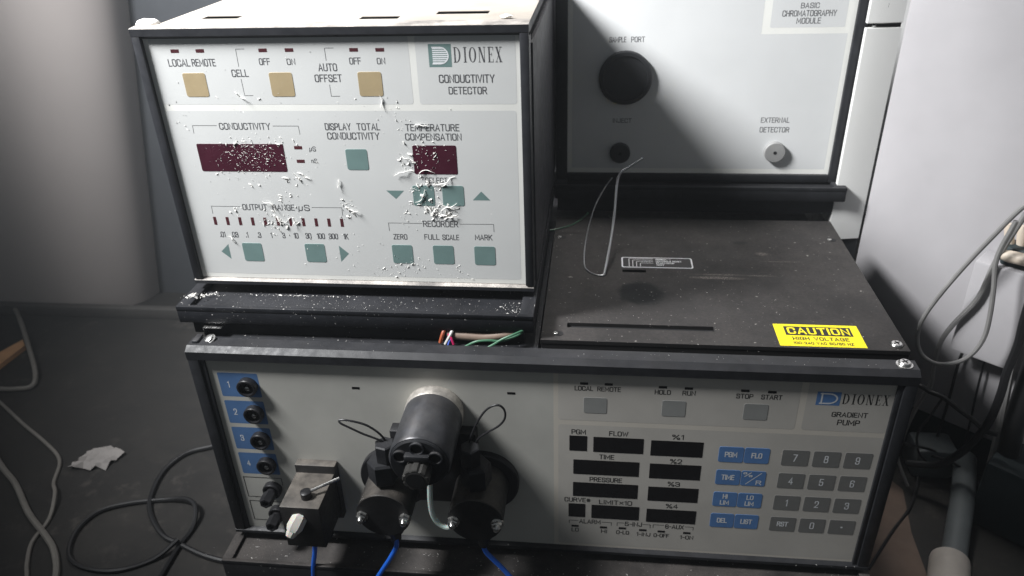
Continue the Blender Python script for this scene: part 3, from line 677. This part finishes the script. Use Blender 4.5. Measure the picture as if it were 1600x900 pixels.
# bracket and screw at the left corner of the pump top
br = thing('corner_bracket', 'small bright metal bracket and screw on the left corner under the tray', 'bracket', (.011, .015, .163))
mb = MB(); mb.box(-.006, .007, .003, .0105, .0040, .0048, .0002); mb.box(-.006, -.0052, .003, .0105, -.003, .0048, .0002); mb.obj('bracket_plate', 'steel', br)
mb = MB(); mb.lathe([(.0042, 0), (.0042, .0007), (.0030, .0008), (.0030, .002), (.0016, .0026)], (.0015, -.004, .0002), (-.25, -.3, 1), n=20); mb.obj('screw', 'steel', br)
mb = MB(); mb.box(-.0085, -.0045, -.0090, .0, .0002, .0020, .0005); mb.obj('tab', 'dark_steel', br)

# ================================================================== conductivity detector
DX, DY, DZ, DW, DH = -.0071, .0427, .1878, .2290, .1647
det = thing('conductivity_detector', 'cream-topped instrument with teal and tan keys and dark red displays, crumbs on its front', 'laboratory instrument', (DX, DY, DZ))
DD = .235
mb = MB(); mb.box(.003, DW-.003, .010, DD, .002, DH-.006, .001)
mb.box(DW-.006, DW+.0012, .012, DD, .001, DH-.012, .0008)
mb.obj('chassis', 'chassis', det)
mb = MB()
sl = [(.028, .051, .0320, .0420), (.128, .151, .0240, .0330), (.171, .202, .0370, .0470)]
sl = [(a, b, c-.0, d) for a, b, c, d in sl]
mb.box(.012, DW-.004, .014, DD-.002, DH-.0055, DH-.0040, mi=1)
plate_with_slots(mb, .009, DW-.0005, .012, DD, DH-.0010, DH-.0006, sl)
mb.box(.009, DW-.0005, .0125, .0140, DH-.010, DH-.0008)
mb.obj('top_cover', ['cover', 'hole'], det, smooth=0)
mb = MB()
bw = .0052
mb.prism([(.0, DH-.0045), (.0, DH-.0004), (.0006, DH), (.012, DH+.0004), (.012, DH-.0075), (.0032, DH-.0068)], 0, DW, axis='x')
mb.box(0, bw, 0, .012, .0030, DH-.0046, .0006); mb.box(DW-bw, DW, 0, .012, .0030, DH-.0046, .0006)
mb.prism([(.0, -.0006), (.0, .0018), (.0028, .0032), (.012, .0032), (.012, -.0006)], 0, DW, axis='x')
mb.obj('bezel', 'bezel_dust', det)
P = .0025
mb = MB(); mb.box(bw+.0002, DW-bw-.0002, P, .010, .0034, DH-.0052); mb.obj('front_panel', 'panel_white', det, smooth=0)
# x measured on the panel; the printed sheet spans .0035..
mb = MB(); y1 = P-.00003
for q in ((.0085, .1612, .1203, .1588), (.1650, .2213, .1203, .1588), (.0085, .2208, .0065, .1165)):
    mb = MB(); mb.flat(rrect(*q, .0015), y1); mb.obj('print_field', 'field_grey', det, smooth=None)
mb = legend(); Y = P-.00006; K = dict(mi=0, wt=.13)
text(mb, 'LOCAL', .0179, .0306, .1427, .1470, Y, **K); text(mb, 'REMOTE', .0323, .0462, .1427, .1470, Y, **K)
text(mb, 'CELL', .0552, .0648, .1365, .1408, Y, **K)
line(mb, [(.0654, .1523), (.0603, .1523), (.0601, .1425)], .00029, Y); line(mb, [(.0600, .1352), (.0602, .1256), (.0653, .1256)], .00029, Y)
text(mb, 'AUTO', .1077, .1183, .1395, .1439, Y, **K); text(mb, 'OFFSET', .1047, .1203, .1333, .1377, Y, **K)
line(mb, [(.1180, .1524), (.1128, .1524), (.1128, .1455)], .00029, Y); line(mb, [(.1127, .1317), (.1128, .1251), (.1178, .1251)], .00029, Y)
for a, b in ((.0731, .0791), (.1265, .1328)): text(mb, 'OFF', a, b, .1432, .1471, Y, **K)
for a, b in ((.0896, .0942), (.1425, .1469)): text(mb, 'ON', a, b, .1432, .1468, Y, **K)
text(mb, 'CONDUCTIVITY', .0404, .0720, .1050, .1092, Y, **K)
line(mb, [(.0386, .1075), (.0233, .1075), (.0231, .1027)], .00029, Y); line(mb, [(.0740, .1073), (.0897, .1073), (.0899, .1022)], .00029, Y)
text(mb, 'uS', .0942, .0980, .0917, .0947, Y, **K); text(mb, 'nS', .0944, .0977, .0842, .0870, Y, **K)
text(mb, 'OUTPUT', .0440, .0598, .0524, .0566, Y, **K); text(mb, 'RANGE', .0638, .0778, .0524, .0566, Y, **K); text(mb, 'uS', .0806, .0877, .0524, .0566, Y, **K)
line(mb, [(.0420, .0548), (.0231, .0548), (.0229, .0497)], .00029, Y); line(mb, [(.0895, .0548), (.1089, .0549), (.1088, .0497)], .00029, Y)
for i, s in enumerate(('.01', '.03', '.1', '.3', '1', '3', '10', '30', '100', '300', '1K')): ctext(mb, s, .0262+.00826*i, .0330, .0040, Y, 0, .13, .80)
mb.flat([(.0226, .0226), (.0284, .0172), (.0285, .0280)], Y, 1); mb.flat([(.1032, .0168), (.1092, .0228), (.1032, .0284)], Y, 1)
mb.flat([(.1388, .0668), (.1445, .0612), (.1500, .0668)], Y, 1); mb.flat([(.1924, .0610), (.2033, .0610), (.1979, .0668)], Y, 1)
text(mb, 'DISPLAY', .1063, .1216, .1048, .1091, Y, **K); text(mb, 'TOTAL', .1257, .1393, .1048, .1091, Y, **K); text(mb, 'CONDUCTIVITY', .1069, .1383, .0991, .1035, Y, **K)
text(mb, 'TEMPERATURE', .1551, .1867, .1043, .1086, Y, **K); text(mb, 'COMPENSATION', .1544, .1877, .0987, .1030, Y, **K)
text(mb, 'SELECT', .1640, .1775, .0719, .0755, Y, **K); text(mb, 'RECORDER', .1602, .1819, .0427, .0469, Y, **K)
line(mb, [(.1593, .0450), (.1378, .0450), (.1379, .0396)], .00029, Y); line(mb, [(.1834, .0449), (.2045, .0451), (.2046, .0400)], .00029, Y)
text(mb, 'ZERO', .1402, .1487, .0336, .0374, Y, **K); text(mb, 'FULL', .1602, .1694, .0338, .0376, Y, **K); text(mb, 'SCALE', .1718, .1820, .0338, .0376, Y, **K); text(mb, 'MARK', .1926, .2031, .0341, .0380, Y, **K)
text(mb, 'CONDUCTIVITY', .1774, .2087, .1325, .1372, Y, **K); text(mb, 'DETECTOR', .1825, .2040, .1260, .1303, Y, **K)
serif_name(mb, .1864, .2137, .1438, .1522, Y, 0)
mb.pieces(['ink', 'teal_key'], det)
mb = MB(); badge(mb, .1723, .1852, .1414, .1540, P-.00006, 0, 1); mb.obj('maker_badge', ['teal_key', 'white_ink'], det, smooth=None)
for x, z in ((.0233, .1515), (.0386, .1515), (.0763, .1515), (.0919, .1515), (.1296, .1513), (.1447, .1512), (.0873, .0939), (.0875, .0853)):
    slab('indicator_light', x-.0025, x+.0025, z-.0010, z+.0010, 0, .00006, 'red_led', det, P-.00003)
for i in range(11): slab('indicator_light', .0233+.00843*i-.0010, .0233+.00843*i+.0010, .0418, .0474, 0, .00006, 'red_led', det, P-.00003)
for x in (.0245, .0772, .1300): slab('button', x, x+.0140, .1250, .1390, .0013, .00012, 'tan_key', det, P-.00003, label='square tan key')
for x, z in ((.0378, .0160), (.0802, .0162), (.1164, .0800), (.1554, .0570), (.1738, .0571), (.1381, .0166), (.1648, .0167), (.1914, .0166)):
    slab('button', x, x+.0134, z, z+.0132, .0013, .00012, 'teal_key', det, P-.00003, label='square teal key')
slab('display_window', .0228, .0781, .0784, .0961, .0010, .00010, 'red_window', det, P-.00003); slab('display_window', .1578, .1843, .0776, .0957, .0010, .00010, 'red_window', det, P-.00003)

# ================================================================== chromatography module
BX, BY, BZ, BW_ = .2248, .2430, .1855, .2365
bcm = thing('chromatography_module', 'grey-fronted black-cased instrument with a round black port, at upper right behind the top plate', 'laboratory instrument', (BX, BY, BZ))
BH = .178
mb = MB(); mb.box(.004, BW_-.004, .010, .26, .001, BH-.002, .001); mb.obj('chassis', 'chassis', bcm)
mb = MB(); mb.box(0, .0098, 0, .012, .0, BH, .0012); mb.box(BW_-.0090, BW_, 0, .012, .0, BH, .0012); mb.box(.0098, BW_-.009, 0, .012, 0, .0068, .0010); mb.box(.0098, BW_-.009, 0, .012, BH-.006, BH, .001)
mb.obj('bezel', 'black', bcm)
P = .0030; mb = MB(); mb.box(.0096, BW_-.0088, P, .011, .0066, BH-.0058); mb.obj('front_panel', 'panel_white', bcm, smooth=0)
X = lambda v: v-BX; Z = lambda v: v-BZ
mb = MB(); y1 = P-.00003
# one L-shaped grey field round the white-bordered title box
mb.flat([(X(.2385), Z(.1965)), (X(.4485), Z(.1965)), (X(.4485), Z(.3063)), (X(.3840), Z(.3063)), (X(.3840), BH-.0085), (X(.2385), BH-.0085)], y1)
mb.obj('print_field', 'bcm_field', bcm, smooth=None)
mb = MB(); mb.flat(rrect(X(.3900), X(.4455), Z(.3110), BH-.0085, .001), y1); mb.obj('print_field', 'bcm_field', bcm, smooth=None)
mb = legend(); Y = P-.00006
text(mb, 'SAMPLE', X(.2677), X(.2805), Z(.3012), Z(.3055), Y, **K); text(mb, 'PORT', X(.2848), X(.2950), Z(.3012), Z(.3055), Y, **K)
text(mb, 'INJECT', X(.2725), X(.2875), Z(.2360), Z(.2398), Y, **K)
text(mb, 'EXTERNAL', X(.3925), X(.4146), Z(.2362), Z(.2406), Y, **K); text(mb, 'DETECTOR', X(.3925), X(.4154), Z(.2281), Z(.2326), Y, **K)
text(mb, 'BASIC', X(.4111), X(.4242), Z(.3250), Z(.3290), Y, **K); text(mb, 'CHROMATOGRAPHY', X(.3982), X(.4376), Z(.3191), Z(.3236), Y, **K); text(mb, 'MODULE', X(.4094), X(.4268), Z(.3137), Z(.3181), Y, **K)
mb.pieces('ink', bcm)
mb = MB(); c = (X(.2812), P, Z(.2735))
mb.lathe([(.0215, -.001), (.0215, .0030), (.0207, .0040), (.0180, .0042), (.0174, .0030), (.0100, .0028)], c, n=48); mb.obj('sample_port', 'port_dark', bcm)
for x, z, l in ((.4060, .2120, None), (.2792, .2105, None)):
    mb = MB(); c = (X(x), P, Z(z)); mb.lathe([(.0086, -.001), (.0086, .0035), (.0080, .0042), (.0015, .0044)], c, n=32); mb.lathe([(.0014, .0040), (.0014, .00455)], c, n=14, mi=1)
    mb.obj('tube_port', ['port_grey' if x > .35 else 'port_dark', 'hole'], bcm)

# ================================================================== loose things on the instruments
mb = MB(); mb.tube(mm([(294.5, 176, 230), (283, 172, 223.5), (278.5, 170, 221), (275.5, 166, 214), (273.5, 145, 193), (270, 122, 176.5), (267, 106, 166.4)]), .0010, 10, smooth=4)
mb.tube(mm([(267, 106, 166.4), (262, 107, 166.2), (256, 112, 166.2), (252.5, 122, 167.5), (253, 142, 176), (258, 158, 194), (266, 166, 209), (272, 169, 217)]), .00045, 8, smooth=4)
tag(mb.obj('bent_tube', 'wire_grey'), 'thin bent metal tube looping above the black top plate', 'metal tube')
wire('wire', [(254, 182, 182), (247, 181, 175.5), (237, 180, 170.5), (220, 176, 168)], .0006, 'w_green', 'thin green wire on the plate behind the bent tube', 'wire')

def flakes(name, spots, label, m='crumb', strands=(), smears=()):
    """each spot: (centre, u, v, normal, count, spread_u, spread_v, size, sliver share); strands: (centre, length)"""
    mb = MB()
    for c, u, v, nrm, cnt, su, sv, size, sl_ in spots:
        c, u, v, nrm = Vector(c), Vector(u), Vector(v), Vector(nrm)
        for _ in range(int(cnt*1.0)):
            a, b = random.gauss(0, 1), random.gauss(0, 1)
            if abs(a) > 2.2 or abs(b) > 2.2: continue
            p = c+u*a*su+v*b*sv; s = size*random.choice((.18, .25, .3, .4, .6, .9)); th = random.uniform(0, PI)
            e1 = u*math.cos(th)+v*math.sin(th); e2 = -u*math.sin(th)+v*math.cos(th)
            l_ = s*(random.uniform(2.2, 4.5) if random.random() < sl_ else random.uniform(.8, 1.5)); w_ = s*random.uniform(.3, .7); h_ = s*random.uniform(.12, .42)
            n = random.choice((5, 6, 7)); base = []
            for q in range(n):
                an = 2*PI*q/n; rr = random.uniform(.6, 1.1); base.append(p+e1*math.cos(an)*l_*.5*rr+e2*(math.sin(an)*w_*.5*rr+l_*.12*math.cos(an)**2))
            top = [q+nrm*h_*random.uniform(.3, 1.2)+(p-q)*random.uniform(.2, .6) for q in base]
            vs = [q-nrm*.0001 for q in base]+top
            mb.add(vs, [tuple(range(n, 2*n))]+[(q, (q+1) % n, n+(q+1) % n, n+q) for q in range(n)])
    for c, u, v, nrm, rad in smears:      # flat torn scabs of plaster
        c, u, v, nrm = Vector(c), Vector(u), Vector(v), Vector(nrm); th = random.uniform(0, PI); n = 14
        e1 = u*math.cos(th)+v*math.sin(th); e2 = -u*math.sin(th)+v*math.cos(th); k1 = [random.uniform(.35, 1.15) for _ in range(n)]
        lo = [c+(e1*math.cos(2*PI*q/n)*1.5+e2*math.sin(2*PI*q/n)*.6)*rad*k1[q] for q in range(n)]
        up = [q+nrm*random.uniform(.0001, .0005)+(c-q)*.25 for q in lo]
        mb.add([q-nrm*.0001 for q in lo]+up+[c+nrm*.0004], [(q, (q+1) % n, n+(q+1) % n, n+q) for q in range(n)]+[(n+q, n+(q+1) % n, 2*n) for q in range(n)])
    for c, u, v, nrm, length, r in strands:
        p = Vector(c); u, v, nrm = Vector(u), Vector(v), Vector(nrm); th = random.uniform(0, 2*PI); P_ = []
        for q in range(6):
            P_.append(p+nrm*random.uniform(.0001, .0012)); th += random.uniform(-.7, .7); p = p+(u*math.cos(th)+v*math.sin(th))*length/5
        mb.tube(P_, lambda t, r=r: r*(.35+.9*math.sin(PI*min(.97, t+.03))), 5, smooth=2)
    return tag(mb.obj(name, m, smooth=0), label, 'plaster crumbs', kind='stuff')
ux, uz, ny, nz, uy = (1, 0, 0), (0, 0, 1), (0, -1, 0), (0, 0, 1), (0, 1, 0)
fp = lambda x, z: (DX+x, DY+.00235, DZ+z)
flakes('plaster_crumbs', [
    (fp(.056, .0880), ux, uz, ny, 320, .0105, .0048, .00085, .6), (fp(.060, .097), ux, uz, ny, 70, .013, .0030, .0010, .6), (fp(.055, .074), ux, uz, ny, 30, .014, .003, .0010, .4),
    (fp(.084, .073), ux, uz, ny, 10, .005, .003, .0018, .6), (fp(.066, .046), ux, uz, ny, 65, .008, .0055, .0014, .5), (fp(.073, .061), ux, uz, ny, 14, .004, .002, .0018, .5), (fp(.040, .052), ux, uz, ny, 10, .003, .002, .0013, .4),
    (fp(.161, .085), ux, uz, ny, 50, .006, .008, .0013, .75), (fp(.166, .070), ux, uz, ny, 26, .010, .003, .0015, .9), (fp(.163, .062), ux, uz, ny, 30, .0060, .004, .0013, .6), (fp(.171, .052), ux, uz, ny, 50, .0060, .0030, .0014, .7),
    (fp(.151, .050), ux, uz, ny, 25, .004, .005, .0010, .4), (fp(.170, .090), ux, uz, ny, 26, .007, .005, .0010, .5), (fp(.147, .016), ux, uz, ny, 45, .008, .004, .0010, .3), (fp(.136, .010), ux, uz, ny, 18, .010, .003, .0011, .3),
    (fp(.176, .012), ux, uz, ny, 18, .007, .004, .0009, .3), (fp(.113, .056), ux, uz, ny, 28, .003, .004, .0013, .6), (fp(.10, .032), ux, uz, ny, 40, .02, .010, .0008, .3), (fp(.115, .075), ux, uz, ny, 50, .05, .03, .0006, .3),
    (fp(.060, .128), ux, uz, ny, 30, .030, .012, .0008, .4), (fp(.140, .117), ux, uz, ny, 20, .020, .004, .0008, .7), (fp(.020, .075), ux, uz, ny, 30, .012, .03, .0008, .3), (fp(.155, .110), ux, uz, ny, 12, .004, .006, .0010, .9),
    ], 'white plaster crumbs and slivers stuck across the front of the upper left instrument',
    smears=[(fp(x, z), ux, uz, ny, r_) for x, z, r_ in ((.168, .0530, .0028), (.173, .0505, .0022), (.163, .0545, .0016), (.177, .0520, .0013), (.161, .0640, .0017), (.166, .0610, .0014), (.159, .0700, .0015), (.165, .0715, .0019), (.158, .0850, .0014), (.156, .0900, .0012), (.067, .0450, .0022), (.064, .0485, .0014), (.071, .0410, .0016), (.085, .0735, .0013), (.112, .0550, .0012), (.048, .0965, .0012), (.075, .0960, .0013))],
    strands=[(fp(x, z), ux, uz, ny, l_, .00022) for x, z, l_ in ((.066, .052, .012), (.071, .044, .009), (.075, .042, .008), (.158, .086, .010), (.155, .080, .011), (.160, .076, .013), (.168, .071, .016), (.163, .068, .012), (.170, .060, .012), (.172, .053, .013), (.167, .050, .010), (.174, .049, .009), (.160, .107, .010), (.085, .072, .007), (.084, .078, .009), (.113, .054, .008), (.110, .074, .007), (.030, .034, .006), (.142, .118, .008), (.061, .124, .008))])
flakes('plaster_crumbs', [
    ((-.004, .034, .1826), ux, uy, nz, 40, .0040, .0022, .0024, .2), ((.003, .038, .1815), ux, uy, nz, 30, .006, .0015, .0016, .3), ((.10, .030, .1796), ux, uy, nz, 260, .055, .006, .0005, .3), ((.211, .030, .1806), ux, uy, nz, 120, .006, .005, .0009, .3), ((.055, .042, .1800), ux, uy, nz, 110, .03, .0006, .0010, .4),
    ], 'white plaster crumbs lying along the tray of the upper left instrument')
flakes('plaster_crumbs', [
    ((.350, .075, .1656), ux, uy, nz, 120, .055, .035, .0005, .2), ((.290, .050, .1656), ux, uy, nz, 50, .04, .02, .0005, .2), ((.33, .008, .1633), ux, uy, nz, 45, .07, .003, .0005, .3), ((.02, -.012, -.0073), ux, uy, nz, 26, .02, .006, .0009, .5), ((.17, -.012, -.0073), ux, uy, nz, 40, .05, .006, .0009, .5), ((.12, .006, .1633), ux, uy, nz, 30, .06, .003, .0005, .3), ((.42, .001, .0025), ux, uy, nz, 20, .02, .002, .0007, .3),
    ], 'fine pale specks scattered over the wide instrument and its tray')
# lumps on the detector's upper left corner
mb = MB(); bm = bmesh.new(); bmesh.ops.create_icosphere(bm, subdivisions=2, radius=1)
for q in bm.verts:
    k = 1+random.uniform(-.18, .18); q.co = Vector((q.co.x*.0075*k-.0005, q.co.y*.004*k+.054, max(q.co.z, -.1)*.0032*k+DZ+DH+.0006))
mb.from_bm(bm); tag(mb.obj('plaster_lump', 'crumb', smooth=60), 'white plaster lump on the upper left corner of the cream top', 'plaster lump')
mb = MB(); bm = bmesh.new(); bmesh.ops.create_icosphere(bm, subdivisions=1, radius=1)
for q in bm.verts:
    k = 1+random.uniform(-.25, .25); q.co = Vector((q.co.x*.0040*k+.2075, q.co.y*.003*k+.062, max(q.co.z, -.1)*.0018*k+DZ+DH+.0002))
mb.from_bm(bm); tag(mb.obj('plaster_lump', 'crumb', smooth=0), 'smaller plaster lump near the right front corner of the cream top', 'plaster lump')

# ================================================================== left of the stack, on the bench
bz = -.045
def lie(pts, r): return [(a, b, (bz+r)*1000+(c if len(q) > 2 else 0)) for q in pts for a, b, c in [(q[0], q[1], q[2] if len(q) > 2 else 0)]]
wire('cable', lie([(-560, 430), (-509, 406), (-467, 375, 4), (-424, 332, 8), (-377, 280, 6), (-341, 238, 3), (-332, 218), (-346, 212), (-364, 211), (-420, 215)], .0026), .0026, 'cable_white', 'dirty white cable curling round the wooden sliver, farthest of the white cables', 'cable', group='cables lying on the bench')
wire('cable', lie([(-430, 240), (-347, 189), (-301, 159), (-265, 137), (-237, 118), (-225, 104), (-216, 82), (-202, 65, 4), (-192, 40), (-190, 15), (-179, -7), (-168, -24), (-150, -70)], .0017), .0017, 'cable_white', 'kinked off-white cable running past the paper scrap', 'cable', group='cables lying on the bench')
wire('cable', lie([(-340, 150), (-282, 101), (-249, 77), (-214, 45), (-184, 23), (-164, 6), (-145, -22), (-130, -70)], .0026), .0026, 'cable_white', 'off-white cable nearest the lower left corner', 'cable', group='cables lying on the bench')
wire('cable', lie([(-30, 160), (-70, 150), (-94, 138), (-114, 127), (-123, 103), (-118, 71), (-106, 50), (-85, 30), (-66, 22), (-40, 12), (-10, 6)], .0022), .0022, 'cable_black', 'black cable arching beside the wide instrument on the bench', 'cable', group='cables lying on the bench')
wire('cable', lie([(-66, 22, 6), (-80, 6), (-104, -7), (-132, -6), (-151, 5), (-160, 28), (-155, 50), (-134, 62), (-102, 69), (-81, 66, 5), (-68, 56, 6), (-64, 39), (-66, 22), (-66, 2), (-65, -20), (-60, -70)], .0020), .0020, 'cable_black', 'black cable looped in an oval on the bench', 'cable', group='cables lying on the bench')
rp = random.Random(5); mb = MB(); NX, NY = 9, 7; vs = []
for j_ in range(NY):
    for i_ in range(NX):
        u_, v_ = i_/(NX-1), j_/(NY-1); edge = i_ in (0, NX-1) or j_ in (0, NY-1)
        x_ = -.212+.036*u_+.006*(v_-.5)+rp.uniform(-.0022, .0022); y_ = .099+.029*v_*(1-.45*abs(u_-.45))+.004*u_+rp.uniform(-.002, .002)
        vs.append((x_, y_, bz+(.0008 if edge else .003)+rp.uniform(0, .0042)))
q_ = len(vs); vs += [(a, b, c-.0005) for a, b, c in vs]
fs = [(j_*NX+i_, j_*NX+i_+1, (j_+1)*NX+i_+1, (j_+1)*NX+i_) for j_ in range(NY-1) for i_ in range(NX-1)]
mb.add(vs, fs+[tuple(q_+k for k in reversed(f)) for f in fs]); tag(mb.obj('paper_scrap', 'paper', smooth=12), 'crumpled grey paper scrap on the dark bench', 'paper scrap')
mb = MB(); mb.prism([(-.418, .246), (-.392, .244), (-.389, .288), (-.400, .300)], bz+.0005, bz+.006, axis='z'); tag(mb.obj('wood_sliver', 'sliver', smooth=0), 'orange sliver of wood inside the curl of white cable', 'wood piece')
mb = MB(); mb.box(-.0335, -.0290, .080, .086, bz, bz+.004, .0008); tag(mb.obj('yellow_chip', 'yellow', smooth=30), 'small yellow chip on the bench beside the wide instrument', 'plastic chip')

# ================================================================== right of the stack
cab = thing('white_cabinet', 'white two-part cabinet edge between the upper right instrument and the big grey cabinet', 'cabinet', (.4583, .2355, -.045))
plan = [(0, 0), (.0100, 0), (.0262, .0028), (.0268, .012), (.0268, .26), (.0072, .26), (.0072, .0060), (0, .0050)]
mb = MB(); mb.prism(plan, .182, .3565, axis='z', inset=.0006); mb.obj('lower_body', 'cab_white', cab)
mb = MB(); mb.prism(plan, .3600, .66, axis='z', inset=.0006); mb.obj('upper_body', 'cab_white', cab)
mb = MB(); mb.box(.009, .0262, .006, .25, .3560, .3605); mb.obj('seam', 'hole', cab, smooth=0)
mb = MB(); mb.box(.0078, .0262, .0032, .25, 0, .1815); mb.obj('plinth', 'black', cab, smooth=0)
mb = MB()
for k, z in enumerate((.3665, .3715, .3775, .3825)): mb.add([(.0125+.0002*k, .00045, z), (.0160, .00129, z), (.0160, .00129, z+.003), (.0125+.0002*k, .00045, z+.003)], [(0, 1, 2, 3)])
mb.obj('printed_mark', 'ink', cab, smooth=None)
AB = math.radians(41.04); DB = Vector((math.cos(AB), -math.sin(AB), 0)); NB = Vector((-math.sin(AB), -math.cos(AB), 0)); PB = Vector((.4855, .2385, 0))
side = thing('storage_cabinet', 'big pale grey flat-sided cabinet filling the upper right', 'cabinet', tuple(PB+Vector((0, 0, -.045))), rotz=-AB)
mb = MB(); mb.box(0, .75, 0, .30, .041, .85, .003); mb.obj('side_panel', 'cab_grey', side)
mb = MB(); mb.box(.02, .73, .006, .29, 0, .041); mb.obj('base_plinth', 'teal_box', side, smooth=0)
onB = lambda s, k, z: tuple(PB+DB*s+NB*k+Vector((0, 0, z)))
jb = thing('junction_box', 'small pale box with a beige plug on top, at the right edge among the cables', 'box', onB(.1085, .0, .0800), rotz=-AB)
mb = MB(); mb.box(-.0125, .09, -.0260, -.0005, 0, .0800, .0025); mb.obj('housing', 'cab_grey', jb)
mb = MB(); mb.box(.002, .07, -.022, -.004, .0800, .095, .002); mb.obj('socket', 'teal_box', jb)
mb = MB()
for k in range(5): mb.lathe([(.0028, 0), (.0032, .004), (.0032, .014), (.0020, .018)], (.004+.0066*k, -.014+.002*(k % 2), .092), (-.25+.1*k, -.1, 1), n=12)
mb.lathe([(.0036, 0), (.0045, .004), (.0045, .018), (.003, .020)], (.004, -.027, .090), (1, -.1, .1), n=12)
mb.obj('plug', 'beige', jb)
wire('cable', [(546, 122, 219), (542, 123, 213), (536, 128, 196), (526, 137, 165), (517, 145, 133), (512, 149, 110), (512, 149, 93), (517, 145, 81), (526, 137, 78.5), (536, 129, 86), (542, 123, 99), (545, 121, 115), (544, 121, 134), (542, 123, 154), (539, 125, 178), (543, 123, 206)], .0017, 'cable_grey', 'grey cable hanging in a teardrop loop from the beige plug', 'cable', group='cables hanging at the right')
wire('cable', [(556, 138, 205), (549, 144, 164), (546, 146, 133), (538, 153, 106), (534, 157, 86), (534, 157, 64), (535, 155, 46), (532, 158, 28), (529, 161, 2), (525, 160, -40)], .0019, 'cable_grey', 'grey cable dropping from the beige plug to the bench', 'cable', group='cables hanging at the right')
wire('cable', [(563, 163, 128), (561, 165, 114), (560, 166, 84), (558, 168, 64), (558.5, 167, 26), (558, 166, -1), (556, 163, -42)], .0012, 'cable_black', 'thin black cable straight down the cabinet side, left of two', 'cable', group='cables hanging at the right')
wire('cable', [(571, 156, 81), (571, 156, 60), (572, 155, 35), (574, 153.5, 0), (574, 150, -42)], .0009, 'cable_black', 'thinnest dark cable down the cabinet side, right of two', 'cable', group='cables hanging at the right')
wire('cable', [(495, 155, 52), (510, 149, 54), (521, 141, 54), (526, 137, 52), (534, 130, 52), (544, 121, 47), (552, 115, 43), (560, 108, 38), (566, 103, 39)], .0019, 'cable_black', 'black cable arching from the instrument towards the right edge', 'cable', group='cables hanging at the right')
wire('cable', [(560, 110, 180), (560, 108, 138), (561, 107, 117), (560, 107, 94), (561, 107, 72), (560, 108, 47), (555, 111, 24), (548, 116, 4), (540, 122, -10), (522, 132, -18)], .0030, 'cable_black', 'thick black cable sweeping down the right edge', 'cable', group='cables hanging at the right')
wire('cable', [(571, 124, 170), (571, 124, 106), (572, 123, 84), (575, 120, 44), (576, 117, 20), (576, 113, -8), (570, 98, -41)], .0030, 'cable_grey', 'thick grey cable beside the thick black one at the right edge', 'cable', group='cables hanging at the right')
mb = MB(); mb.tube(mm([(581, 118, 190), (581, 115, 120), (581, 112, 50), (583, 108, 4)]), .0075, 14, smooth=4); tag(mb.obj('hose', 'cable_black'), 'fat black hose hanging at the right edge', 'hose')
wire('cable', [(545, 146, -20), (558, 136, -18), (567, 127, -20), (580, 112, -30), (592, 96, -43)], .0012, 'cable_black', 'thin black cable lying across the grey pipe', 'cable', group='cables hanging at the right')
wire('cable', [(539, 141, -40), (530, 121, -43), (518, 102, -43.5), (503, 84, -43.5), (487, 63, -43.5), (470, 40, -43.5)], .0012, 'cable_black', 'thin black cable curving beside the right end of the wide instrument', 'cable', group='cables hanging at the right')
wire('cable', [(470, 150, 20), (498, 152, 26), (512, 150, 10), (522, 146, -8), (540, 142, -10), (549, 146, -16)], .0011, 'cable_black', 'thin black cable drooping from behind the wide instrument to the adapter block', 'cable', group='cables hanging at the right')
wire('cable', [(505, 160, 40), (515, 156, 20), (516, 150, -5), (520, 142, -25), (528, 132, -43)], .0013, 'cable_grey', 'short grey cable dropping close beside the wide instrument', 'cable', group='cables hanging at the right')
wire('cable', [(545, 150, 40), (538, 148, 20), (531, 146, 2), (534, 142, -14), (541, 140, -22)], .0010, 'cable_black', 'thin black cable curling down onto the adapter block', 'cable', group='cables hanging at the right')
pp_ = thing('drain_pipe', 'grey plastic pipe ending in a white socket, lower right corner', 'pipe', (.530, .049, bz))
mb = MB(); mb.tube([(.046, .100, .020), (.040, .085, .020), (.026, .052, .018), (.010, .018, .015), (-.006, -.016, .013)], .0088, 20, smooth=4); mb.obj('pipe', 'pipe', pp_)
mb = MB(); c = Vector((-.0045, -.0075, .0135)); ax = Vector((-.42, -1, -.03))
mb.lathe([(.0112, 0), (.0132, -.0005), (.0136, .002), (.0136, .040), (.012, .042)], c, ax, n=28); mb.obj('socket', 'aged_white', pp_)
mb = MB(); mb.box(-.014, .020, -.014, .014, 0, .030, .004); o = mb.obj('adapter_block', 'pipe', loc=(.549, .158, bz)); tag(o, 'dark grey adapter block under the cables at the foot of the cabinet', 'adapter')
mb = MB(); mb.prism([(.456, -.20), (.504, -.20), (.510, .020), (.514, .080), (.523, .128), (.505, .160), (.456, .170)], bz+.0002, bz+.0012, axis='z')
tag(mb.obj('brown_board', 'brown_board', smooth=0), 'flat brown board on the bench beside the right end of the wide instrument', 'board')
dc = thing('dark_case', 'dark teal case at the right edge behind the hanging cables', 'case', onB(.150, .012, bz), rotz=-AB)
mb = MB(); mb.box(0, .40, -.045, 0, .0002, .062, .004); mb.obj('case_body', 'teal_box', dc)
# thin fog added to stand in for veiling lens glare
hz = bpy.data.materials.new('glare_veil_fog'); hz.use_nodes = True; nt = hz.node_tree; nt.nodes.remove(nt.nodes['Principled BSDF'])
pv = nt.nodes.new('ShaderNodeVolumePrincipled'); pv.inputs['Color'].default_value = (0.90, 0.95, 1.0, 1); pv.inputs['Density'].default_value = 0.060
nt.links.new(pv.outputs[0], nt.nodes['Material Output'].inputs['Volume'])
M['haze'] = hz
mb = MB(); mb.box(-2.2, 2.2, -2.0, 2.0, -1.085, 1.65); o = mb.obj('haze', 'haze', smooth=0); o['kind'] = 'stuff'; o['label'] = 'thin fog added as a lens glare veil'
